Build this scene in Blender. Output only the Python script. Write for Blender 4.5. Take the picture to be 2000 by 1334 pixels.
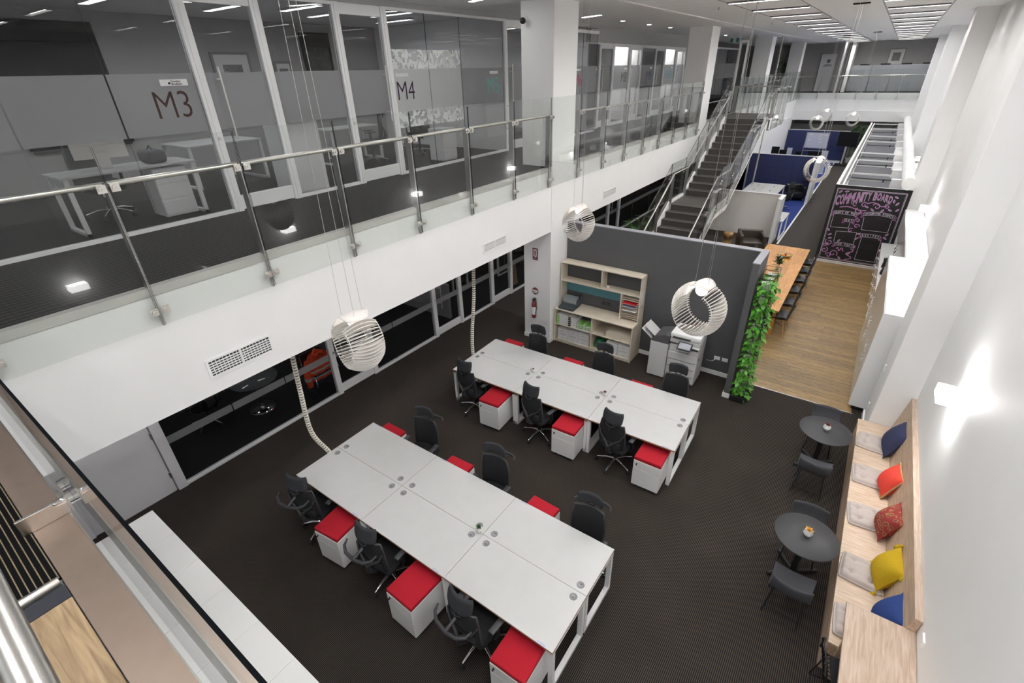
import bpy, bmesh, math, random
from math import pi, sin, cos, radians as R
from mathutils import Vector, Matrix, noise
random.seed(4)
sc = bpy.context.scene
for _o in list(bpy.data.objects): bpy.data.objects.remove(_o)
COL = sc.collection

# ---------------------------------------------------------------- camera
YAW, PITCH, ROLL, FPX = -0.63050280, 0.51100767, -0.02886782, 939.507
cf = Vector((sin(YAW)*cos(PITCH), cos(YAW)*cos(PITCH), -sin(PITCH)))
cr = Vector((cos(YAW), -sin(YAW), 0.0)); cu = cr.cross(cf)
r2 = cr*cos(ROLL) + cu*sin(ROLL); u2 = cu*cos(ROLL) - cr*sin(ROLL)
camd = bpy.data.cameras.new('camera'); cam = bpy.data.objects.new('camera', camd); COL.objects.link(cam)
cam.matrix_world = Matrix(((r2.x, u2.x, -cf.x, 0), (r2.y, u2.y, -cf.y, 0), (r2.z, u2.z, -cf.z, 5.9), (0, 0, 0, 1)))
camd.sensor_width = 36.0; camd.lens = 36.0*FPX/2000.0; camd.clip_start = 0.02; camd.clip_end = 200
sc.camera = cam
# ---------------------------------------------------------------- world, exposure, light strengths
w = bpy.data.worlds.new('world'); sc.world = w; w.use_nodes = True
w.node_tree.nodes['Background'].inputs[0].default_value = (0.95, 0.97, 1.0, 1)
w.node_tree.nodes['Background'].inputs[1].default_value = 0.4
sc.view_settings.view_transform = 'Standard'; sc.view_settings.look = 'None'
sc.view_settings.exposure = 1.3; sc.view_settings.gamma = 1.0; sc.view_settings.use_curve_mapping = False
L_STRIP, L_BULB, L_SCONCE, L_DOWN, L_ROOM = 44.0, 1.6, 24.0, 20.0, 9.0
try:
    sc.cycles.max_bounces = 8; sc.cycles.diffuse_bounces = 5; sc.cycles.glossy_bounces = 4
    sc.cycles.transparent_max_bounces = 32; sc.cycles.caustics_reflective = False; sc.cycles.caustics_refractive = False
    sc.cycles.sample_clamp_indirect = 6.0
except Exception: pass

# ---------------------------------------------------------------- materials
MATS = {}
def _new(name):
    m = bpy.data.materials.new(name); m.use_nodes = True
    return m, m.node_tree, m.node_tree.nodes['Principled BSDF']
def mat(name, col, rough=.5, metal=0.0, var=0.0, scale=30.0, spec=None, bump=0.0, coat=0.0, objvar=0.0):
    if name in MATS: return MATS[name]
    m, t, b = _new(name)
    b.inputs['Base Color'].default_value = (*col, 1); b.inputs['Roughness'].default_value = rough; b.inputs['Metallic'].default_value = metal
    if spec is not None: b.inputs['Specular IOR Level'].default_value = spec
    if coat: b.inputs['Coat Weight'].default_value = coat
    if var or bump or objvar:
        tc = t.nodes.new('ShaderNodeTexCoord'); nz = t.nodes.new('ShaderNodeTexNoise'); nz.inputs['Scale'].default_value = scale; nz.inputs['Detail'].default_value = 4
        t.links.new(tc.outputs['Object'], nz.inputs['Vector'])
        if var or objvar:
            hv = t.nodes.new('ShaderNodeHueSaturation'); hv.inputs['Color'].default_value = (*col, 1)
            mr = t.nodes.new('ShaderNodeMapRange'); mr.inputs[1].default_value = .25; mr.inputs[2].default_value = .75
            mr.inputs[3].default_value = 1-var; mr.inputs[4].default_value = 1+var
            t.links.new(nz.outputs['Fac'], mr.inputs[0]); src = mr.outputs[0]
            if objvar:
                oi = t.nodes.new('ShaderNodeObjectInfo'); m2 = t.nodes.new('ShaderNodeMapRange'); m2.inputs[3].default_value = 1-objvar; m2.inputs[4].default_value = 1+objvar
                t.links.new(oi.outputs['Random'], m2.inputs[0]); mu = t.nodes.new('ShaderNodeMath'); mu.operation = 'MULTIPLY'
                t.links.new(src, mu.inputs[0]); t.links.new(m2.outputs[0], mu.inputs[1]); src = mu.outputs[0]
            t.links.new(src, hv.inputs['Value']); t.links.new(hv.outputs[0], b.inputs['Base Color'])
        if bump:
            bp = t.nodes.new('ShaderNodeBump'); bp.inputs['Strength'].default_value = bump; bp.inputs['Distance'].default_value = .01
            t.links.new(nz.outputs['Fac'], bp.inputs['Height']); t.links.new(bp.outputs[0], b.inputs['Normal'])
    MATS[name] = m; return m
def emat(name, col, s):
    if name in MATS: return MATS[name]
    m, t, b = _new(name); t.nodes.remove(b); e = t.nodes.new('ShaderNodeEmission'); e.inputs[0].default_value = (*col, 1); e.inputs[1].default_value = s
    t.links.new(e.outputs[0], t.nodes['Material Output'].inputs[0]); MATS[name] = m; return m
def glassmat(name, tint, ior=1.5, rough=0.0, haze=0.0, hazecol=(.8, .8, .8)):
    if name in MATS: return MATS[name]
    m, t, b = _new(name); t.nodes.remove(b); N = t.nodes.new
    tr = N('ShaderNodeBsdfTransparent'); tr.inputs[0].default_value = (*tint, 1)
    gl = N('ShaderNodeBsdfGlossy'); gl.inputs['Roughness'].default_value = rough; gl.inputs['Color'].default_value = (1, 1, 1, 1)
    fr = N('ShaderNodeFresnel'); fr.inputs[0].default_value = ior; mx = N('ShaderNodeMixShader')
    base = tr.outputs[0]
    if haze:
        df = N('ShaderNodeBsdfDiffuse'); df.inputs[0].default_value = (*hazecol, 1); tl = N('ShaderNodeBsdfTranslucent'); tl.inputs[0].default_value = (*hazecol, 1)
        m1 = N('ShaderNodeMixShader'); m1.inputs[0].default_value = .4; t.links.new(df.outputs[0], m1.inputs[1]); t.links.new(tl.outputs[0], m1.inputs[2])
        m2 = N('ShaderNodeMixShader'); m2.inputs[0].default_value = haze; t.links.new(tr.outputs[0], m2.inputs[1]); t.links.new(m1.outputs[0], m2.inputs[2]); base = m2.outputs[0]
    ge = N('ShaderNodeNewGeometry'); ir = N('ShaderNodeMapRange'); ir.inputs[3].default_value = ior; ir.inputs[4].default_value = 1.0/ior
    t.links.new(ge.outputs['Backfacing'], ir.inputs[0]); t.links.new(ir.outputs[0], fr.inputs[0])   # the same reflectance on both faces of a pane
    t.links.new(fr.outputs[0], mx.inputs[0]); t.links.new(base, mx.inputs[1]); t.links.new(gl.outputs[0], mx.inputs[2])
    t.links.new(mx.outputs[0], t.nodes['Material Output'].inputs[0]); MATS[name] = m; return m
def woodmat(name, c1, c2, scale=(1, 12, 12), rough=.45, objvar=.0, rot=0.0, contrast=(.35, .7)):
    if name in MATS: return MATS[name]
    m, t, b = _new(name); N = t.nodes.new; b.inputs['Roughness'].default_value = rough
    tc = N('ShaderNodeTexCoord'); mp = N('ShaderNodeMapping'); mp.inputs['Scale'].default_value = scale; mp.inputs['Rotation'].default_value = (0, 0, rot)
    oi = N('ShaderNodeObjectInfo'); ad = N('ShaderNodeVectorMath'); ad.operation = 'ADD'
    sc_ = N('ShaderNodeVectorMath'); sc_.operation = 'SCALE'; sc_.inputs['Scale'].default_value = 37.0
    cb = N('ShaderNodeCombineXYZ'); 
    for i in range(3): t.links.new(oi.outputs['Random'], cb.inputs[i])
    t.links.new(cb.outputs[0], sc_.inputs[0]); t.links.new(tc.outputs['Object'], mp.inputs[0]); t.links.new(mp.outputs[0], ad.inputs[0]); t.links.new(sc_.outputs[0], ad.inputs[1])
    nz = N('ShaderNodeTexNoise'); nz.inputs['Scale'].default_value = 3.0; nz.inputs['Detail'].default_value = 6; nz.inputs['Distortion'].default_value = .6
    t.links.new(ad.outputs[0], nz.inputs['Vector'])
    rp = N('ShaderNodeValToRGB'); rp.color_ramp.elements[0].position = contrast[0]; rp.color_ramp.elements[1].position = contrast[1]
    rp.color_ramp.elements[0].color = (*c1, 1); rp.color_ramp.elements[1].color = (*c2, 1)
    t.links.new(nz.outputs['Fac'], rp.inputs[0])
    hv = N('ShaderNodeHueSaturation'); m2 = N('ShaderNodeMapRange'); m2.inputs[3].default_value = 1-objvar; m2.inputs[4].default_value = 1+objvar
    t.links.new(oi.outputs['Random'], m2.inputs[0]); t.links.new(m2.outputs[0], hv.inputs['Value']); t.links.new(rp.outputs[0], hv.inputs['Color'])
    t.links.new(hv.outputs[0], b.inputs['Base Color']); MATS[name] = m; return m
def ribmat(name, dark, light, px, py, rough=.95, along=0, thr=-.2, macro=.12):
    """woven carpet: rows of light flecks on dark yarn"""
    m, t, b = _new(name); N = t.nodes.new; b.inputs['Roughness'].default_value = rough; b.inputs['Specular IOR Level'].default_value = .1
    tc = N('ShaderNodeTexCoord'); sp = N('ShaderNodeSeparateXYZ'); t.links.new(tc.outputs['Object'], sp.inputs[0])
    def wave(sock, per, ph=None):
        mu = N('ShaderNodeMath'); mu.operation = 'MULTIPLY'; mu.inputs[1].default_value = 2*pi/per; t.links.new(sock, mu.inputs[0])
        s = mu.outputs[0]
        if ph is not None:
            a = N('ShaderNodeMath'); a.operation = 'ADD'; t.links.new(s, a.inputs[0]); t.links.new(ph, a.inputs[1]); s = a.outputs[0]
        si = N('ShaderNodeMath'); si.operation = 'SINE'; t.links.new(s, si.inputs[0]); return si.outputs[0]
    A, B = (sp.outputs['X'], sp.outputs['Y']) if along == 0 else (sp.outputs['Y'], sp.outputs['X'])
    wa = wave(A, px); wb = wave(B, py)
    mul = N('ShaderNodeMath'); mul.operation = 'MULTIPLY'
    m1 = N('ShaderNodeMapRange'); m1.inputs[1].default_value = thr; m1.inputs[2].default_value = 1; t.links.new(wa, m1.inputs[0])
    m2 = N('ShaderNodeMapRange'); m2.inputs[1].default_value = -1; m2.inputs[2].default_value = 1; m2.inputs[3].default_value = .25; t.links.new(wb, m2.inputs[0])
    t.links.new(m1.outputs[0], mul.inputs[0]); t.links.new(m2.outputs[0], mul.inputs[1])
    nz = N('ShaderNodeTexNoise'); nz.inputs['Scale'].default_value = 1.3; nz.inputs['Detail'].default_value = 5; t.links.new(tc.outputs['Object'], nz.inputs['Vector'])
    mx = N('ShaderNodeMix'); mx.data_type = 'RGBA'; mx.inputs[6].default_value = (*dark, 1); mx.inputs[7].default_value = (*light, 1); t.links.new(mul.outputs[0], mx.inputs[0])
    hv = N('ShaderNodeHueSaturation'); mr = N('ShaderNodeMapRange'); mr.inputs[1].default_value = .3; mr.inputs[2].default_value = .7; mr.inputs[3].default_value = 1-macro; mr.inputs[4].default_value = 1+macro
    t.links.new(nz.outputs['Fac'], mr.inputs[0]); t.links.new(mr.outputs[0], hv.inputs['Value']); t.links.new(mx.outputs[2], hv.inputs['Color']); t.links.new(hv.outputs[0], b.inputs['Base Color'])
    MATS[name] = m; return m
def patmat(name, cols, scale=14.0):
    """multi-colour woven ornament"""
    m, t, b = _new(name); N = t.nodes.new; b.inputs['Roughness'].default_value = .9
    tc = N('ShaderNodeTexCoord'); vo = N('ShaderNodeTexVoronoi'); vo.inputs['Scale'].default_value = scale; nz = N('ShaderNodeTexNoise'); nz.inputs['Scale'].default_value = scale*1.6
    nz.inputs['Detail'].default_value = 3
    t.links.new(tc.outputs['Object'], vo.inputs['Vector']); t.links.new(tc.outputs['Object'], nz.inputs['Vector'])
    ad = N('ShaderNodeMath'); ad.operation = 'ADD'; t.links.new(vo.outputs['Distance'], ad.inputs[0]); t.links.new(nz.outputs['Fac'], ad.inputs[1])
    rp = N('ShaderNodeValToRGB'); rp.color_ramp.interpolation = 'CONSTANT'; n = len(cols)
    while len(rp.color_ramp.elements) < n: rp.color_ramp.elements.new(.5)
    for i, c in enumerate(cols): rp.color_ramp.elements[i].position = .42+i*.6/n; rp.color_ramp.elements[i].color = (*c, 1)
    t.links.new(ad.outputs[0], rp.inputs[0]); t.links.new(rp.outputs[0], b.inputs['Base Color']); MATS[name] = m; return m

WHITE = mat('white_paint', (.86, .86, .86), .6, var=.015, scale=2)
CEILW = mat('ceiling_white', (.90, .895, .89), .8, var=.02, scale=3)
GLOSSW = mat('white_laminate', (.93, .93, .925), .3, var=.01, scale=3)
DESKW = mat('desk_laminate', (.57, .57, .57), .38, var=.02, scale=5)
WMETAL = mat('white_powder_metal', (.86, .86, .86), .4)
LILACW = mat('grey_door_paint', (.76, .75, .78), .5, var=.02, scale=3)
FRAMEW = mat('frame_aluminium_white', (.88, .88, .89), .35)
GREYW = mat('grey_wall_paint', (.42, .41, .41), .7, var=.02, scale=3)
CHARW = mat('charcoal_wall_paint', (.095, .095, .101), .75, var=.05, scale=4)
CHARL = mat('charcoal_cap', (.30, .30, .33), .6)
BLACKP = mat('black_plastic', (.018, .018, .02), .4)
BLACKM = mat('black_metal', (.012, .012, .013), .45)
MESHB = mat('black_mesh_fabric', (.016, .017, .02), .85, var=.3, scale=220, bump=.3)
FABB = mat('black_fabric', (.014, .015, .018), .95, var=.15, scale=90)
GREYP = mat('dark_grey_plastic', (.042, .042, .048), .42)
CHROME = mat('chrome', (.85, .85, .86), .09, 1.0)
STEEL = mat('brushed_steel', (.70, .68, .65), .30, 1.0, var=.05, scale=60)
STEELB = mat('bronze_steel_plate', (.46, .36, .30), .38, .85, var=.05, scale=9)
POSTM = mat('satin_post_steel', (.50, .49, .48), .32, 1.0)
REDF = mat('red_felt', (.44, .004, .018), .9, var=.08, scale=120, bump=.15)
PLYE = mat('plywood_edge', (.36, .19, .085), .6)
GROM = mat('grey_grommet', (.28, .28, .29), .4)
GLASS = glassmat('clear_glass', (.955, .965, .958), 1.36)
GLASSP = glassmat('partition_glass', (.88, .88, .89), 1.30)
GLASSD = glassmat('shopfront_glass', (.80, .80, .81), 1.33)
GEDGE = mat('glass_edge', (.03, .045, .04), .25)
FROST = glassmat('frosted_film', (.80, .80, .81), 1.35, .25, .60, (.50, .505, .52))
FROSTW = glassmat('white_frost_film', (.9, .9, .9), 1.35, .3, .75, (.85, .87, .86))
TIMBER = woodmat('walnut_plank', (.165, .098, .036), (.37, .24, .094), (2.2, 26, 26), .42, .22)
OAKX = woodmat('light_oak_across', (.56, .41, .29), (.74, .60, .48), (1.3, 14, 14), .5, .0)
OAK = woodmat('light_oak', (.47, .34, .25), (.63, .51, .42), (14, 1.3, 14), .5, .0)
OAKV = woodmat('light_oak_panel', (.44, .31, .21), (.63, .48, .36), (12, 1.2, 12), .5, .0)
TABW = woodmat('honey_timber', (.44, .18, .035), (.66, .34, .09), (16, 1.0, 16), .35, .10)
BIRCH = woodmat('pale_birch', (.66, .58, .47), (.78, .71, .60), (1.5, 10, 10), .5, .03)
WALN = woodmat('tread_walnut', (.20, .13, .075), (.42, .30, .18), (1.2, 14, 14), .4, .0, contrast=(.3, .62))
STOOLW = woodmat('turned_timber', (.36, .18, .06), (.55, .32, .13), (5, 5, 1.5), .4)
LEGW = mat('beech_leg', (.55, .34, .15), .5)
CARPET = ribmat('charcoal_carpet', (.017, .0152, .0145), (.135, .108, .09), .0205, .0145, macro=.10)
CARPETU = ribmat('mezzanine_carpet', (.016, .015, .015), (.062, .060, .058), .09, .05, macro=.06)
CARPETS = ribmat('stair_carpet', (.004, .004, .005), (.42, .33, .21), .022, .013, along=1, thr=.72, macro=.05)
CARPETB = mat('blue_carpet', (.012, .035, .20), .95, var=.25, scale=40)
AISLE = mat('aisle_carpet', (.045, .038, .033), .95, var=.15, scale=60)
STONE = mat('stair_stone', (.085, .078, .072), .45, var=.18, scale=14)
STONEN = mat('stair_nosing', (.16, .15, .14), .4)
BLUEF = mat('blue_acoustic_felt', (.040, .050, .135), .95, var=.2, scale=70)
GREYF = mat('grey_acoustic_felt', (.12, .12, .135), .95, var=.25, scale=140, bump=.2)
TAUPE = mat('taupe_wall', (.86, .82, .79), .8)
LEATH = mat('brown_leather', (.055, .042, .034), .38, var=.08, scale=40)
BLEATH = mat('black_leather', (.012, .012, .013), .35)
CHALK = mat('chalkboard_black', (.008, .008, .009), .7, var=.2, scale=8)
CHW = mat('chalk_white', (.62, .55, .66), .9)
CHP = mat('chalk_pink', (.42, .12, .38), .9)
CHD = mat('chalk_dim_pink', (.10, .035, .09), .9)
FELTC = mat('charcoal_felt_shell', (.055, .056, .065), .9, var=.1, scale=120)
TABT = mat('charcoal_tabletop', (.036, .036, .041), .5, var=.06, scale=200)
LINEN = mat('linen_pad', (.50, .44, .41), .95, var=.05, scale=60, bump=.08)
NAVY = mat('navy_linen', (.028, .034, .085), .9, var=.15, scale=120, bump=.1)
ORRED = mat('coral_red_cotton', (.72, .055, .035), .85, var=.05, scale=60)
GOLDT = mat('gold_braid', (.46, .27, .12), .8, var=.3, scale=80)
MUST = mat('mustard_knit', (.50, .33, .006), .95, var=.12, scale=90, bump=.2)
BLUEC = mat('blue_linen', (.016, .045, .19), .9, var=.1, scale=90)
PAISL = patmat('paisley_weave', [(.26, .03, .025), (.33, .06, .035), (.07, .05, .035), (.36, .05, .045), (.30, .20, .07), (.28, .035, .03)], 16)
LEAFG = mat('pothos_leaf', (.10, .36, .03), .4, var=.35, scale=9, objvar=.3)
LEAFD = mat('dark_leaf', (.03, .085, .025), .5, var=.3, scale=8, objvar=.3)
POTW = mat('white_ceramic', (.80, .79, .77), .35)
SUCC = mat('brown_succulent', (.12, .045, .025), .6, var=.3, scale=40)
SUCR = mat('burgundy_succulent', (.12, .02, .03), .6, var=.3, scale=40)
SUCY = mat('yellow_succulent', (.72, .38, .06), .6, var=.3, scale=30)
PAPER = mat('paper', (.80, .80, .80), .8)
PAPERG = mat('green_label', (.20, .58, .08), .6)
REDP = mat('red_plastic', (.50, .02, .03), .5)
TEAL = mat('teal_pinboard', (.10, .26, .30), .8)
PRINTG = mat('printer_grey_white', (.66, .66, .66), .45)
SCREEN = mat('dark_screen', (.008, .008, .009), .45, spec=.2)
SCRL = mat('pale_screen', (.38, .40, .45), .25)
HIVIS = mat('hivis_orange', (.88, .085, .02), .8)
SILV = mat('silver_tape', (.48, .48, .47), .4)
NAVYJ = mat('navy_twill', (.012, .016, .035), .85)
CREAM = mat('cable_riser_plastic', (.72, .68, .60), .5)
LAMPW = mat('lamp_acrylic', (.72, .69, .66), .4)
TREEW = emat('window_daylight', (.55, .6, .62), .55)
DARKWIN = mat('dark_blind', (.02, .02, .02), .8)
BOARDW = mat('whiteboard', (.60, .62, .72), .2)
BROWNT = mat('brown_lettering', (.060, .030, .022), .7)
PURPT = mat('purple_lettering', (.045, .006, .05), .7)
TEALT = mat('aqua_lettering', (.12, .50, .42), .7)
PINKT = mat('pink_lettering', (.50, .03, .11), .7)
NAVYT = mat('indigo_lettering', (.03, .02, .20), .7)
BLKT = mat('black_lettering', (.015, .013, .015), .7)
CYANT = mat('cyan_lettering', (.10, .42, .52), .7)
STRIP = emat('strip_light_glow', (1, .985, .96), L_STRIP)
BULB = emat('bulb_glow', (1, .96, .91), L_BULB)
SCSH = emat('sconce_shade_glow', (1, .985, .965), 6.5)
CORR = emat('corridor_strip_glow', (1, .985, .96), 16.0)
SCON = emat('sconce_glow', (1, .985, .965), L_SCONCE)
DOWN = emat('downlight_glow', (1, .97, .93), L_DOWN)
SOFD = emat('soffit_fill_glow', (1, .97, .93), 140.0)
BATT = emat('office_fill_glow', (.97, .985, 1), 12.0)
ROOML = emat('room_strip_glow', (.97, .985, 1), L_ROOM)

def mottled(name):
    m, t, b = _new(name); t.nodes.remove(b); N = t.nodes.new
    tc = N('ShaderNodeTexCoord'); nz = N('ShaderNodeTexNoise'); nz.inputs['Scale'].default_value = 7; nz.inputs['Detail'].default_value = 3; nz.inputs['Distortion'].default_value = 1.2
    t.links.new(tc.outputs['Object'], nz.inputs['Vector']); rp = N('ShaderNodeValToRGB'); rp.color_ramp.elements[0].position = .47; rp.color_ramp.elements[1].position = .50
    rp.color_ramp.elements[0].color = (.25,.25,.25,1); rp.color_ramp.elements[1].color = (.85,.85,.85,1); t.links.new(nz.outputs['Fac'], rp.inputs[0])
    tr = N('ShaderNodeBsdfTransparent'); df = N('ShaderNodeBsdfDiffuse'); df.inputs[0].default_value = (.85,.87,.86,1); mx = N('ShaderNodeMixShader')
    t.links.new(rp.outputs[0], mx.inputs[0]); t.links.new(tr.outputs[0], mx.inputs[1]); t.links.new(df.outputs[0], mx.inputs[2]); t.links.new(mx.outputs[0], t.nodes['Material Output'].inputs[0])
    MATS[name] = m; return m
MOTTLE = mottled('torn_frost_film')
# ---------------------------------------------------------------- mesh builder
class MB:
    def __init__(s): s.v = []; s.f = []; s.m = []; s.sm = []
    def add(s, vs, fs, mi=0, smooth=False):
        o = len(s.v); s.v += [tuple(v) for v in vs]
        for f in fs: s.f.append(tuple(i+o for i in f)); s.m.append(mi); s.sm.append(smooth)
        return s
    def box(s, x0, x1, y0, y1, z0, z1, mi=0):
        return s.add([(x0,y0,z0),(x1,y0,z0),(x1,y1,z0),(x0,y1,z0),(x0,y0,z1),(x1,y0,z1),(x1,y1,z1),(x0,y1,z1)],
                     [(3,2,1,0),(4,5,6,7),(0,1,5,4),(1,2,6,5),(2,3,7,6),(3,0,4,7)], mi)
    def rbox(s, x0, x1, y0, y1, z0, z1, b=.01, seg=2, mi=0, M=None):
        bm = bmesh.new(); bmesh.ops.create_cube(bm, size=1.0)
        for v in bm.verts: v.co = Vector(((x0+x1)/2+v.co.x*(x1-x0), (y0+y1)/2+v.co.y*(y1-y0), (z0+z1)/2+v.co.z*(z1-z0)))
        bmesh.ops.bevel(bm, geom=bm.edges[:], offset=b, segments=seg, affect='EDGES', profile=.5)
        bm.verts.index_update()
        vs = [(M @ v.co) if M else v.co.copy() for v in bm.verts]; fs = [tuple(v.index for v in f.verts) for f in bm.faces]; bm.free()
        return s.add(vs, fs, mi, seg > 1)
    def obox(s, c, sx, sy, sz, M, mi=0):
        c = Vector(c); vs = [c + M @ Vector((a*sx/2, b*sy/2, d*sz/2)) for d in (-1, 1) for a, b in ((-1,-1),(1,-1),(1,1),(-1,1))]
        return s.add(vs, [(3,2,1,0),(4,5,6,7),(0,1,5,4),(1,2,6,5),(2,3,7,6),(3,0,4,7)], mi)
    def bar(s, p0, p1, w_, h_, up=(0,0,1), mi=0):
        p0, p1 = Vector(p0), Vector(p1); d = (p1-p0); L = d.length; d = d/L; up = Vector(up)
        a = d.cross(up)
        if a.length < 1e-4: a = d.cross(Vector((1,0,0)))
        a.normalize(); b = a.cross(d)
        M = Matrix((a, d, b)).transposed()
        return s.obox((p0+p1)/2, w_, L, h_, M, mi)
    def tube(s, pts, r, n=8, mi=0, closed=False, caps=True):
        P = [Vector(p) for p in pts]; N_ = len(P); rs = r if isinstance(r, (list, tuple)) else [r]*N_
        T = []
        for i in range(N_):
            a = P[i-1] if (i > 0 or closed) else P[i]; b = P[(i+1) % N_] if (i < N_-1 or closed) else P[i]
            T.append((b-a).normalized())
        u = T[0].orthogonal().normalized(); vs = []; o = []
        for i in range(N_):
            u = (u - T[i]*u.dot(T[i]))
            if u.length < 1e-5: u = T[i].orthogonal()
            u.normalize(); w_ = T[i].cross(u)
            for k in range(n):
                a = 2*pi*k/n; vs.append(P[i] + (u*cos(a)+w_*sin(a))*rs[i])
        fs = []
        for i in range(N_ if closed else N_-1):
            j = (i+1) % N_
            for k in range(n): fs.append((i*n+k, i*n+(k+1) % n, j*n+(k+1) % n, j*n+k))
        s.add(vs, fs, mi, True)
        if caps and not closed:
            s.add(vs[:n], [tuple(range(n))[::-1]], mi); s.add(vs[-n:], [tuple(range(n))], mi)
        return s
    def cyl(s, p0, p1, r, n=16, mi=0, r2=None): return s.tube([p0, p1], [r, r2 if r2 is not None else r], n, mi)
    def lathe(s, prof, n=20, c=(0,0,0), mi=0, smooth=True):
        vs = [(c[0]+r*cos(2*pi*k/n), c[1]+r*sin(2*pi*k/n), c[2]+z) for r, z in prof for k in range(n)]; fs = []
        for i in range(len(prof)-1):
            for k in range(n): fs.append((i*n+k, i*n+(k+1) % n, (i+1)*n+(k+1) % n, (i+1)*n+k))
        s.add(vs, fs, mi, smooth)
        if prof[0][0] > 1e-4: s.add(vs[:n], [tuple(range(n))[::-1]], mi)
        if prof[-1][0] > 1e-4: s.add(vs[-n:], [tuple(range(n))], mi)
        return s
    def ball(s, c, r, n=14, m=8, sz=1.0, mi=0):
        return s.lathe([(max(1e-5, r*sin(pi*i/m)), -r*sz*cos(pi*i/m)) for i in range(m+1)], n, c, mi)
    def grid(s, fn, nu, nv, mi=0, smooth=True, closed=False):
        vs = [fn(i/(nu), j/(nv)) for j in range(nv+1) for i in range(nu+1)]
        fs = [(j*(nu+1)+i, j*(nu+1)+i+1, (j+1)*(nu+1)+i+1, (j+1)*(nu+1)+i) for j in range(nv) for i in range(nu)]
        return s.add(vs, fs, mi, smooth)
    def slab(s, fn, nu, nv, th, mi=0):
        """curved sheet with thickness; fn(u,v)->(point, normal)"""
        A = [fn(i/nu, j/nv) for j in range(nv+1) for i in range(nu+1)]
        top = [Vector(p)+Vector(n)*th/2 for p, n in A]; bot = [Vector(p)-Vector(n)*th/2 for p, n in A]; K = len(A); W = nu+1
        fs = []
        for j in range(nv):
            for i in range(nu):
                q = (j*W+i, j*W+i+1, (j+1)*W+i+1, (j+1)*W+i); fs.append(q); fs.append(tuple(x+K for x in q[::-1]))
        ring = [i for i in range(W)] + [j*W+nu for j in range(1, nv+1)] + [nv*W+i for i in range(nu-1, -1, -1)] + [j*W for j in range(nv-1, 0, -1)]
        for a in range(len(ring)):
            b = (a+1) % len(ring); fs.append((ring[b], ring[a], ring[a]+K, ring[b]+K))
        return s.add(top+bot, fs, mi, True)
    def prism(s, poly, ax, a0, a1, mi=0):
        """extrude 2-D polygon along axis ax (0,1,2); poly in the other two axes, in order"""
        def pt(p, a):
            q = list(p); q.insert(ax, a); return tuple(q)
        n = len(poly); vs = [pt(p, a0) for p in poly]+[pt(p, a1) for p in poly]
        return s.add(vs, [tuple(range(n))[::-1], tuple(range(n, 2*n))]+[(i, (i+1) % n, n+(i+1) % n, n+i) for i in range(n)], mi)
    def xf(s, M):
        s.v = [tuple(M @ Vector(v)) for v in s.v]; return s
    def mesh(s, name, mats):
        me = bpy.data.meshes.new(name); me.from_pydata(s.v, [], s.f)
        for m in (mats if isinstance(mats, (list, tuple)) else [mats]): me.materials.append(m)
        me.polygons.foreach_set('material_index', s.m); me.polygons.foreach_set('use_smooth', s.sm)
        bm = bmesh.new(); bm.from_mesh(me); bmesh.ops.recalc_face_normals(bm, faces=bm.faces[:]); bm.to_mesh(me); bm.free()
        me.update(); return me
    def obj(s, name, mats, parent=None, loc=(0,0,0), rz=0.0): return link(name, s.mesh(name, mats), parent, loc, rz)
def link(name, me, parent=None, loc=(0,0,0), rz=0.0, rot=None):
    o = bpy.data.objects.new(name, me); COL.objects.link(o); o.location = loc; o.rotation_euler = rot or (0,0,rz)
    if parent: o.parent = parent
    return o
def thing(name, label, cat, loc=(0,0,0), rz=0.0, group=None):
    o = bpy.data.objects.new(name, None); COL.objects.link(o); o.location = loc; o.rotation_euler = (0,0,rz); o.empty_display_size = .1
    o['label'] = label; o['category'] = cat
    if group: o['group'] = group
    return o
def tag(o, label, cat, group=None):
    o['label'] = label; o['category'] = cat
    if group: o['group'] = group
    return o
def struct(o): o['kind'] = 'structure'; return o
def semp(name, loc=(0,0,0)):
    o = bpy.data.objects.new(name, None); COL.objects.link(o); o.location = loc; o['kind'] = 'structure'; return o
def kids(o): return [c for c in KID.get(o.name, [])]
def dup(root, loc, rz, label, group=None):
    def cp(o, par):
        c = o.copy(); COL.objects.link(c)
        if par: c.parent = par
        for ch in [x for x in ALLK if x.parent == o]: cp(ch, c)
        return c
    ALLK = list(root.children_recursive)
    r = cp(root, None); r.location = loc; r.rotation_euler = (0,0,rz); r['label'] = label
    if group: r['group'] = group
    return r
def text_mesh(s_, size, mats, align='CENTER', ext=.002, bold=0.0):
    cu_ = bpy.data.curves.new('lettering', 'FONT'); cu_.body = s_; cu_.size = size; cu_.align_x = align; cu_.extrude = ext; cu_.offset = bold; cu_.resolution_u = 3
    o = bpy.data.objects.new('lettering', cu_); COL.objects.link(o)
    dg = bpy.context.evaluated_depsgraph_get(); me = bpy.data.meshes.new_from_object(o.evaluated_get(dg))
    bpy.data.objects.remove(o); me.materials.clear(); me.materials.append(mats); return me
ORD = ('first', 'second', 'third', 'fourth', 'fifth', 'sixth', 'seventh', 'eighth', 'ninth', 'tenth', 'eleventh', 'twelfth', 'thirteenth', 'fourteenth', 'fifteenth')
def ordinal(i): return ORD[i]
# ================================================================ SETTING
CZ, FZ, SZ = 7.03, 4.16, 2.80            # ceiling, mezzanine floor, soffit heights
XF, XG, XS, XR = -5.40, -7.65, -7.98, 1.59   # fascia, upper glass line, shopfront line, right wall
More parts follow.
